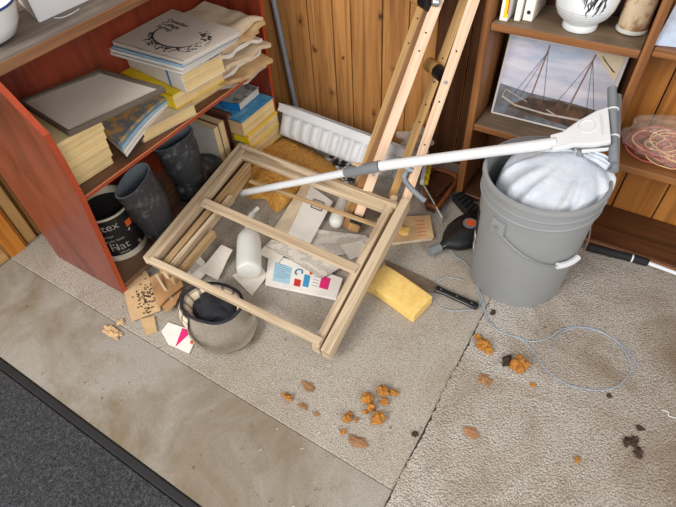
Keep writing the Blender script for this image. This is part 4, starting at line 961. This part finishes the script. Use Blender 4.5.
# little booklet
Q = orient([U(*p, .014) for p in [(376, 218), (430, 215), (434, 238), (392, 243)]])
t_ = book(Q, .0015, .014, 'tan paperback lying flat beside the black bottle', m_card, m_pagesw, spine=None, cth=.0008)
P = [U(*p, .0145) for p in [(416, 219), (424, 219), (427, 237), (418, 238)]]
mb = MB(); 
for k in range(5): mb.beam(P[0].lerp(P[3], .1+k*.2), P[1].lerp(P[2], .1+k*.2), .003, .0004)
obj('cover_print', mb, m_orangeink, t_)
mb = MB(); c = U(404, 231, .02); blob(mb, c, .016, (1.1, 1.3, .5), .3, 30, 3); tag(obj('foam_scrap', mb, m_sponge), 'yellow foam scrap lying on the tan paperback', 'foam scrap')
# black bottle
A = U(433, 251, .024); B = U(482, 224, .040); d = (B-A)
bo = thing('black_bottle', 'black plastic bottle with grey cap lying behind the bucket', 'bottle', V(*(A.lerp(B, .5))[:2], .002)); dn = V(d.x, d.y, 0).normalized(); s_ = V(-dn.y, dn.x, 0); R = []
for f, w_, hh_ in ((.10, .012, .012), (.2, .013, .013), (.24, .018, .016), (.36, .040, .024), (.5, .056, .03), (.72, .064, .034), (.95, .064, .034), (1.12, .060, .033), (1.18, .048, .028)):
    p = V(A.x, A.y, 0)+V(d.x, d.y, 0)*f; R.append([p+s_*w_*math.cos(q)+V(0, 0, .004+hh_+(0.010 if f < .3 else 0)+hh_*math.sin(q)) for q in [2*math.pi*k/28 for k in range(28)]])
mb = MB(); mb.rings(R); obj('bottle_body', mb, m_black, bo)
mb = MB(); p = V(A.x, A.y, .027); mb.tube([p-dn*.012, p+V(d.x, d.y, 0)*.13], .0155, 20); obj('bottle_cap', mb, m_greyd, bo)
p = V(A.x, A.y, .0725)+V(d.x, d.y, 0)*.72; mb = MB(); mb.lathe([(.022, -.002), (.022, .0005)], p, 28); obj('label_disc', mb, m_greyd, bo)
mb = MB(); mb.lathe([(.015, -.001), (.015, .0012)], p+dn*.002, 24); obj('label_center', mb, m_orangeink, bo)
# black strap-like object behind
Q = orient([U(*p, .03) for p in [(452, 194), (462, 190), (482, 208), (474, 219)]])
t_ = thing('brush_head', 'ribbed black plastic piece on the carpet behind the bucket', 'plastic part', V(*(sum(Q, Vector())/4)[:2], .001))
mb = MB(); mb.prism(Q, .002, .028); mb.bevel(.005, 2); obj('black_body', mb, m_blackmat, t_)
for k in range(6): mb = MB(); mb.beam(onq(Q, .05, .1+k*.16)+Z*-.001, onq(Q, .95, .1+k*.16)+Z*-.001, .004, .006); obj('rib', mb, m_black, t_)
# orange brown wooden tray
Q = [(427, 204), (441, 209), (454, 213), (460, 208), (461, 192), (457, 178), (447, 172), (432, 170), (425, 184)]
W = [U(*p, .03) for p in Q]
for p in W: p.x = min(p.x, -.424)
W = cr(W+[W[0]], 4)[:-1]; cc = sum(W, Vector())/len(W)
wt_ = thing('wooden_tray', 'orange-brown varnished wooden tray by the back wall', 'tray', V(cc.x, cc.y, .001))
mb = MB(); mb.prism(orient_ := W[::-1], .003, .022); mb.bevel(.004, 2); obj('tray_floor', mb, m_unit_dark, wt_)
mb = MB(); mb.tube(W+[W[0]], .008, 10); obj('tray_rim', mb, wood('varnish_orange', (140, 80, 34), (108, 58, 22)), wt_)
mb = MB(); mb.beam(U(436, 196, .035), U(450, 182, .035), .012, .008); mb.bevel(.002, 1); obj('cross_piece', mb, m_unit_dark, wt_)
# yellow bristle brush
t_ = thing('scrub_brush', 'small brush with bright yellow bristles behind the cream rail', 'brush', U(424, 186, .002)); A, B = U(429, 164, .06), U(425, 184, .06)
mb = MB(); mb.beam(A-V(.012, 0, 0), B-V(.012, 0, 0), .014, .02); mb.bevel(.003, 2); obj('brush_back', mb, m_white, t_)
mb = MB(); rng = random.Random(2)
for k in range(70):
    p = A.lerp(B, rng.random())+V(-.006, rng.uniform(-.003, .003), rng.uniform(-.008, .008)); mb.tube([p, p+V(.016, rng.uniform(-.003, .003), rng.uniform(-.003, .005))], .0012, 5)
s2_ = obj('bristles', mb, m_yellow, t_); s2_['kind'] = 'stuff'
# bent grey lever of the mop
mb = MB(); mb.tube(cr([U(408, 170, .335), U(404, 177, .322), U(409, 186, .297), (U(417, 194, .277)), U(425, 201, .262)], 6), .0075, 14); obj('bent_lever', mb, m_greyd, mp)
mb = MB(); mb.tube([U(405, 168, .340), U(413, 171, .334)], .008, 12); mb.tube([U(409, 163, .345), U(409, 173, .334)], .005, 12); obj('lever_clamp', mb, m_steel, mp)
# clear plastic angle
t_ = thing('acrylic_offcut', 'clear plastic panel standing on the carpet by the tan paperback', 'plastic panel', U(430, 205, 0))
mb = MB(); a, b = U(421, 192, .0), U(441, 224, .0); mb.hexa([a+Z*.001, b+Z*.001, b+Z*.001+V(.002, .001, 0), a+Z*.001+V(.002, .001, 0)], [a+Z*.045, b+Z*.03, b+Z*.03+V(.002, .001, 0), a+Z*.045+V(.002, .001, 0)]); obj('sheet', mb, m_film, t_)
mb = MB(); mb.beam(a+Z*.046, b+Z*.031, .004, .003); obj('sheet_edge', mb, m_milky, t_)
# fishing line
def S(pts, s, ox, oy, z=.0045): return [U(ox+x/s, oy+y/s, z+.003*math.sin(i*1.7)**2) for i, (x, y) in enumerate(pts)]
mb = MB(); path = S([(105, 50), (112, 80), (125, 110), (150, 160), (180, 180), (215, 190), (260, 205), (310, 195), (350, 170), (400, 163), (450, 172), (500, 200), (530, 235), (548, 280), (520, 325), (480, 342), (430, 343), (360, 325), (300, 280), (270, 235), (235, 200), (200, 186)], 2.864, 440, 270)
mb.tube(cr(path, 6), .0011, 6)
mb.tube(cr(S([(322, 240), (330, 200), (360, 172), (410, 166), (470, 182), (520, 215), (555, 255), (575, 290)], 2.864, 440, 270), 6), .0009, 6)
tag(obj('fishing_line', mb, m_line), 'loop of pale blue fishing line on the carpet below the bucket', 'fishing line')
mb = MB(); mb.tube(cr(S([(315, 180), (340, 225), (380, 250), (410, 300), (430, 350), (450, 410), (462, 460), (470, 490)], 3.976, 370, 200), 6), .0012, 6)
tag(obj('fishing_line', mb, m_line), 'blue line running from the black bottle past the bucket base', 'fishing line')
mb = MB(); mb.tube(cr(S([(262, 330), (285, 315), (320, 308), (375, 320)], 3.976, 370, 200), 6), .0010, 6); mb.tube(cr(S([(245, 375), (262, 415), (300, 435), (345, 441), (420, 432), (440, 400), (450, 375)], 3.976, 370, 200), 6), .0010, 6)
tag(obj('wire_loop', mb, m_line), 'thin pale wire loop around the knife handle', 'wire')

# ------------------------------------------------------------------ tweed cap
CC = U(214, 309, .035); CC.z = .001
cp = thing('tweed_cap', 'grey tweed cap lying upside down with plaid lining', 'cap', CC)
ex = V(.95, .25, 0).normalized(); ey = V(-ex.y, ex.x, 0)
n = 56
def cring(ra, rb, z, off=0, bul=0):
    out_ = []
    for k in range(n):
        a = 2*math.pi*k/n; g_ = max(0, math.cos(a-math.radians(-48)))**1.6*bul
        out_.append(CC+ex*((ra+g_)*math.cos(a))+ey*((rb+g_)*math.sin(a))+V(0, 0, z)+ex*off+Vector(noise.noise_vector(V(math.cos(a)*2, math.sin(a)*2, z*20)))*.004)
    return out_
mb = MB(); mb.rings([cring(.055, .045, .0015), cring(.086, .066, .003, 0, .060), cring(.092, .071, .010, 0, .070), cring(.093, .072, .024, 0, .076), cring(.092, .071, .025, 0, .068), cring(.093, .072, .017, 0, .050), cring(.094, .072, .018, 0, .030), cring(.095, .073, .026, 0, .016), cring(.094, .072, .045, 0, .004), cring(.090, .069, .063)], cap1=False); obj('crown', mb, m_tweed, cp)
mb = MB(); mb.rings([cring(.087, .066, .065), cring(.078, .058, .055), cring(.070, .052, .038), cring(.06, .045, .02), cring(.02, .015, .014)], cap0=False); obj('lining', mb, m_plaid, cp)
mb = MB(); rr = cring(.089, .068, .066); mb.tube(rr+[rr[0]], .0045, 8); obj('rim_band', mb, m_navy, cp)
mb = MB()
def flap(u, v):
    a = math.radians(150+95*u); r_ = .0925+.014*math.sin(v*math.pi*.6); return CC+ex*(r_*math.cos(a)*1.02)+ey*(r_*.8*math.sin(a))+V(0, 0, .064-.052*v)
mb.grid(flap, 20, 8, 0); mb.bm.normal_update(); obj('ear_flap', mb, plaid('plaid_flap', 5, 3), cp)
mb = MB(); blob(mb, CC+V(0, 0, .036), .06, (1.1, .80, .34), .35, 7, 4); tag(obj('dark_cloth', mb, m_navy), 'dark navy cloth stuffed inside the upturned cap', 'cloth')
# paper with a pink triangle
pq = [(161, 331), (168, 322), (199, 332), (189, 353), (168, 344)]
t_ = thing('paper_scrap', 'white torn paper scrap printed with a pink triangle', 'paper scrap', U(180, 338, 0)); W = [U(*p, .006) for p in pq]
mb = MB(); mb.prism(W[::-1], .003, .0045); obj('scrap_sheet', mb, m_paper, t_)
W = [U(*p, .006) for p in [(182, 328), (192, 331), (175, 347)]]; mb = MB(); mb.prism(W[::-1], .0046, .0052); obj('pink_triangle', mb, m_pink, t_)
W = [U(*p, .006) for p in [(190.5, 340), (193.5, 341), (192.5, 344.5), (190, 343)]]; mb = MB(); mb.prism(W[::-1], .0046, .0052); obj('red_mark', mb, m_orangeink, t_)
# cardboard
t_ = thing('cardboard_sheet', 'tan cardboard sheet covered in dark droppings by the bookcase foot', 'cardboard', U(140, 290, 0)); W = [U(*p, .010) for p in [(117.5, 266), (140, 261), (161, 296), (160, 310), (131, 321)]]
mb = MB(); mb.prism(W, .006, .0095); obj('cardboard_body', mb, m_card, t_)
mb = MB(); rng = random.Random(11)
for k in range(85):
    x = rng.gauss(146, 5.5); y = rng.gauss(296, 11); 
    if not (132 < x < 157 and 272 < y < 314): continue
    p = U(x, y, .0105); d = V(rng.uniform(-1, 1), rng.uniform(-1, 1), 0).normalized()*rng.uniform(.002, .004); mb.tube([p-d, p-d*.6, p+d*.6, p+d], [.0006, .0018, .0018, .0006], 6)
o_ = obj('droppings', mb, m_scat, t_); o_['kind'] = 'stuff'
def piece(name, label, cat, poly, z, th, m_, group=None):
    W = orient4([U(*p, z) for p in poly]); mb = MB(); mb.prism(W, z-th, z); return tag(obj(name, mb, m_), label, cat, group)
def orient4(P):
    n = len(P); a = sum(P[i].x*P[(i+1) % n].y-P[(i+1) % n].x*P[i].y for i in range(n)); return P if a > 0 else P[::-1]
piece('cardboard_strip', 'small split cardboard strip below the droppings-covered sheet', 'cardboard', [(140, 319), (154, 316), (157, 331), (146, 335)], .006, .004, m_kraft)
sheet('cardboard_flap', 'curled brown cardboard flap under the corner of the wooden frame', 'cardboard', [(150, 280), (178, 270), (184, 288), (160, 310)], .02, m_cardd, .02, .002, seed=12, zs=[.012, .03, .035, .01])
sheet('cardboard_flap', 'brown cardboard scrap between the curled flap and the cap', 'cardboard', [(160, 305), (182, 290), (176, 306), (168, 314)], .01, m_cardd, .012, .002, seed=13, zs=[.01, .03, .012, .008])
mb = MB(); mb.beam(U(156, 275, .045), U(172, 300, .02), .006, .005); tag(obj('wood_splinter', mb, m_raw), 'thin pale wood splinter beside the tweed cap', 'splinter')
t_ = thing('paper_packet', 'white packet with a grey barcode under the stacked rails', 'packet', U(195, 264, 0)); Q = [U(*p, .010) for p in [(180, 268), (194, 249), (210, 268), (196, 284)]]
mb = MB(); mb.prism(orient(Q), .004, .010); obj('packet_body', mb, m_paper, t_)
Qb = [U(*p, .0105) for p in [(185, 268), (194, 261), (201, 266), (192, 274)]]
for k in range(8): mb = MB(); mb.beam(onq(Qb, (k+.5)/8, 0), onq(Qb, (k+.5)/8, 1), .0012, .0006); obj('barcode_line', mb, m_ink, t_)
sheet('letter', 'cream letter curling up left of the milky bottle', 'letter', [(200, 272), (222, 246), (233, 251), (218, 281)], .012, m_letter, .012, seed=15, zs=[.006, .03, .02, .006])
sheet('letter', 'pale letter under the base of the milky bottle', 'letter', [(232, 276), (258, 262), (268, 276), (252, 296)], .003, m_letter, .004, seed=16)
sheet('letter', 'small cream page under the middle slat right of the rail foot', 'letter', [(340, 246), (362, 240), (372, 252), (350, 260)], .012, m_letter, .004, seed=17)

# ------------------------------------------------------------------ debris on the carpet
def crumb(px, py, w_, h_, m_, name, label, cat, group, seed, flat=.45, sub=3, amp=.5):
    c = U(px, py, .004); d = (c-EYE).length; r = d/F*.88; mb = MB(); blob(mb, (c.x, c.y, .0028+h_*r*flat*.45), r, (w_/2, h_/2*1.15, min(w_, h_)*flat), amp, seed*7.7+1, sub)
    for v in mb.bm.verts: v.co.z = max(v.co.z, .0024)
    tag(obj(name, mb, m_), label, cat, group)
g = 'orange foam crumbs scattered on the carpet'
L = [(368, 399, 11, 10, 'largest orange crumb at the left of the main cluster'), (383, 392, 12, 10, 'orange crumb at the top of the main cluster'), (394, 393, 9, 6, 'orange crumb at the right tip of the main cluster'), (384, 402, 8, 7, 'orange crumb low on the right of the main cluster'), (371, 408, 9, 8, 'orange crumb in the middle of the main cluster'), (378, 419, 11, 12, 'orange crumb at the bottom of the main cluster'), (365, 412, 5, 4, 'tiny orange crumb left of the main cluster middle'),
     (347, 419, 8, 8, 'largest crumb of the small group left of the main cluster'), (350, 414, 5, 4, 'upper crumb of the small group left of the main cluster'), (356, 420, 4, 5, 'right crumb of the small group left of the main cluster'), (343, 432, 5, 5, 'single orange crumb above the wood chip'),
     (284, 395, 4, 4, 'leftmost tiny orange crumb near the seam'), (289, 398, 7, 6, 'orange crumb beside the leftmost tiny one'), (483, 346, 12, 12, 'long orange crumb lying across the carpet seam'), (519, 366, 15, 17, 'big round orange crumb beside the dark dropping'), (533, 385, 5, 4, 'small orange crumb right below the big round one'), (577, 460, 5, 5, 'lone orange crumb near the bottom right'), (478, 338, 8, 6, 'orange crumb at the upper end of the seam crumb'), (489, 351, 8, 7, 'orange crumb at the lower end of the seam crumb')]
for k, (x, y, w_, h_, lb) in enumerate(L): crumb(x, y, w_, h_, m_foam, 'foam_crumb', lb, 'foam crumb', g, k+1, .5, 4, .6)
g = 'dry brown leaf bits on the carpet'
m_leaf = plain('dry_leaf', (152, 112, 76), .8, .2)
for k, (x, y, w_, h_, lb) in enumerate([(308, 386, 14, 7, 'oval brown leaf bit above the small crumbs'), (303, 406, 9, 5, 'pale brown bit below the oval leaf bit'), (316, 414, 5, 4, 'grey-brown speck right of the pale brown bit'), (358, 442, 19, 8, 'long brown wood chip below the orange crumbs'), (485, 380, 13, 9, 'oval tan leaf bit beside the seam'), (471, 433, 13, 8, 'pale tan bit alone in the lower middle of the pile carpet'), (112, 332, 20, 8, 'torn pale wood chip left of the cardboard strip'), (120, 322, 6, 6, 'small wood bit left of the cardboard sheet')]):
    crumb(x, y, w_, h_, m_leaf if k < 6 else m_card, 'leaf_bit', lb, 'leaf bit', g, k+40, .14, 4, .9)
g = 'dark droppings on the pile carpet'
for k, (x, y, w_, h_, lb) in enumerate([(507, 361, 8, 11, 'dark dropping touching the big round orange crumb'), (627, 442, 5, 8, 'left half of the dark dropping at lower right'), (634, 442, 6, 8, 'right half of the dark dropping at lower right'), (638, 453, 6, 8, 'lowest bit of the dark dropping at lower right'), (640, 428, 7, 4, 'small brown flake above the lower right dropping'), (609, 396, 4, 4, 'black speck right under the blue line loop'), (415, 434, 6, 5, 'dark curled bit near the seam bottom'), (493, 313, 5, 5, 'brown bit by the bucket base')]):
    crumb(x, y, w_, h_, m_scat, 'dark_dropping', lb, 'dropping', g, k+70, .35, 4, .8)
mb = MB(); rng = random.Random(5)
for k in range(260):
    x, y = rng.uniform(0, 676), rng.uniform(200, 507); p = U(x, y, .003)
    if p.y > 1.2 or p.y < .1 or p.x < -1.1: continue
    if rng.random() < .5 and x > 350: continue
    blob(mb, (p.x, p.y, .0032), rng.uniform(.0008, .0022), (1.2, .8, .6), .4, k, 1)
tag(obj('carpet_grit', mb, plain('grit', (112, 88, 66), .9, .3)), 'tiny grit and crumbs sprinkled over the beige carpets', 'grit', kind='stuff')
mb = MB()
for k in range(90):
    x, y = rng.uniform(250, 676), rng.uniform(260, 507); p = U(x, y, .003)
    if p.y > 1.2: continue
    a = rng.random()*3; d = V(math.cos(a), math.sin(a), 0)*rng.uniform(.002, .005); mb.tube([p-d, p+d], .0005, 4)
tag(obj('pale_fluff', mb, m_paper), 'tiny pale fibres sprinkled over the beige carpets', 'fluff', kind='stuff')
mb = MB(); mb.tube(cr([U(662, 410, .004), U(668, 412, .005), U(669, 416, .004), U(676, 418, .004)]), .0012, 6); tag(obj('white_thread', mb, m_white), 'short white thread at the right edge of the carpet', 'thread')
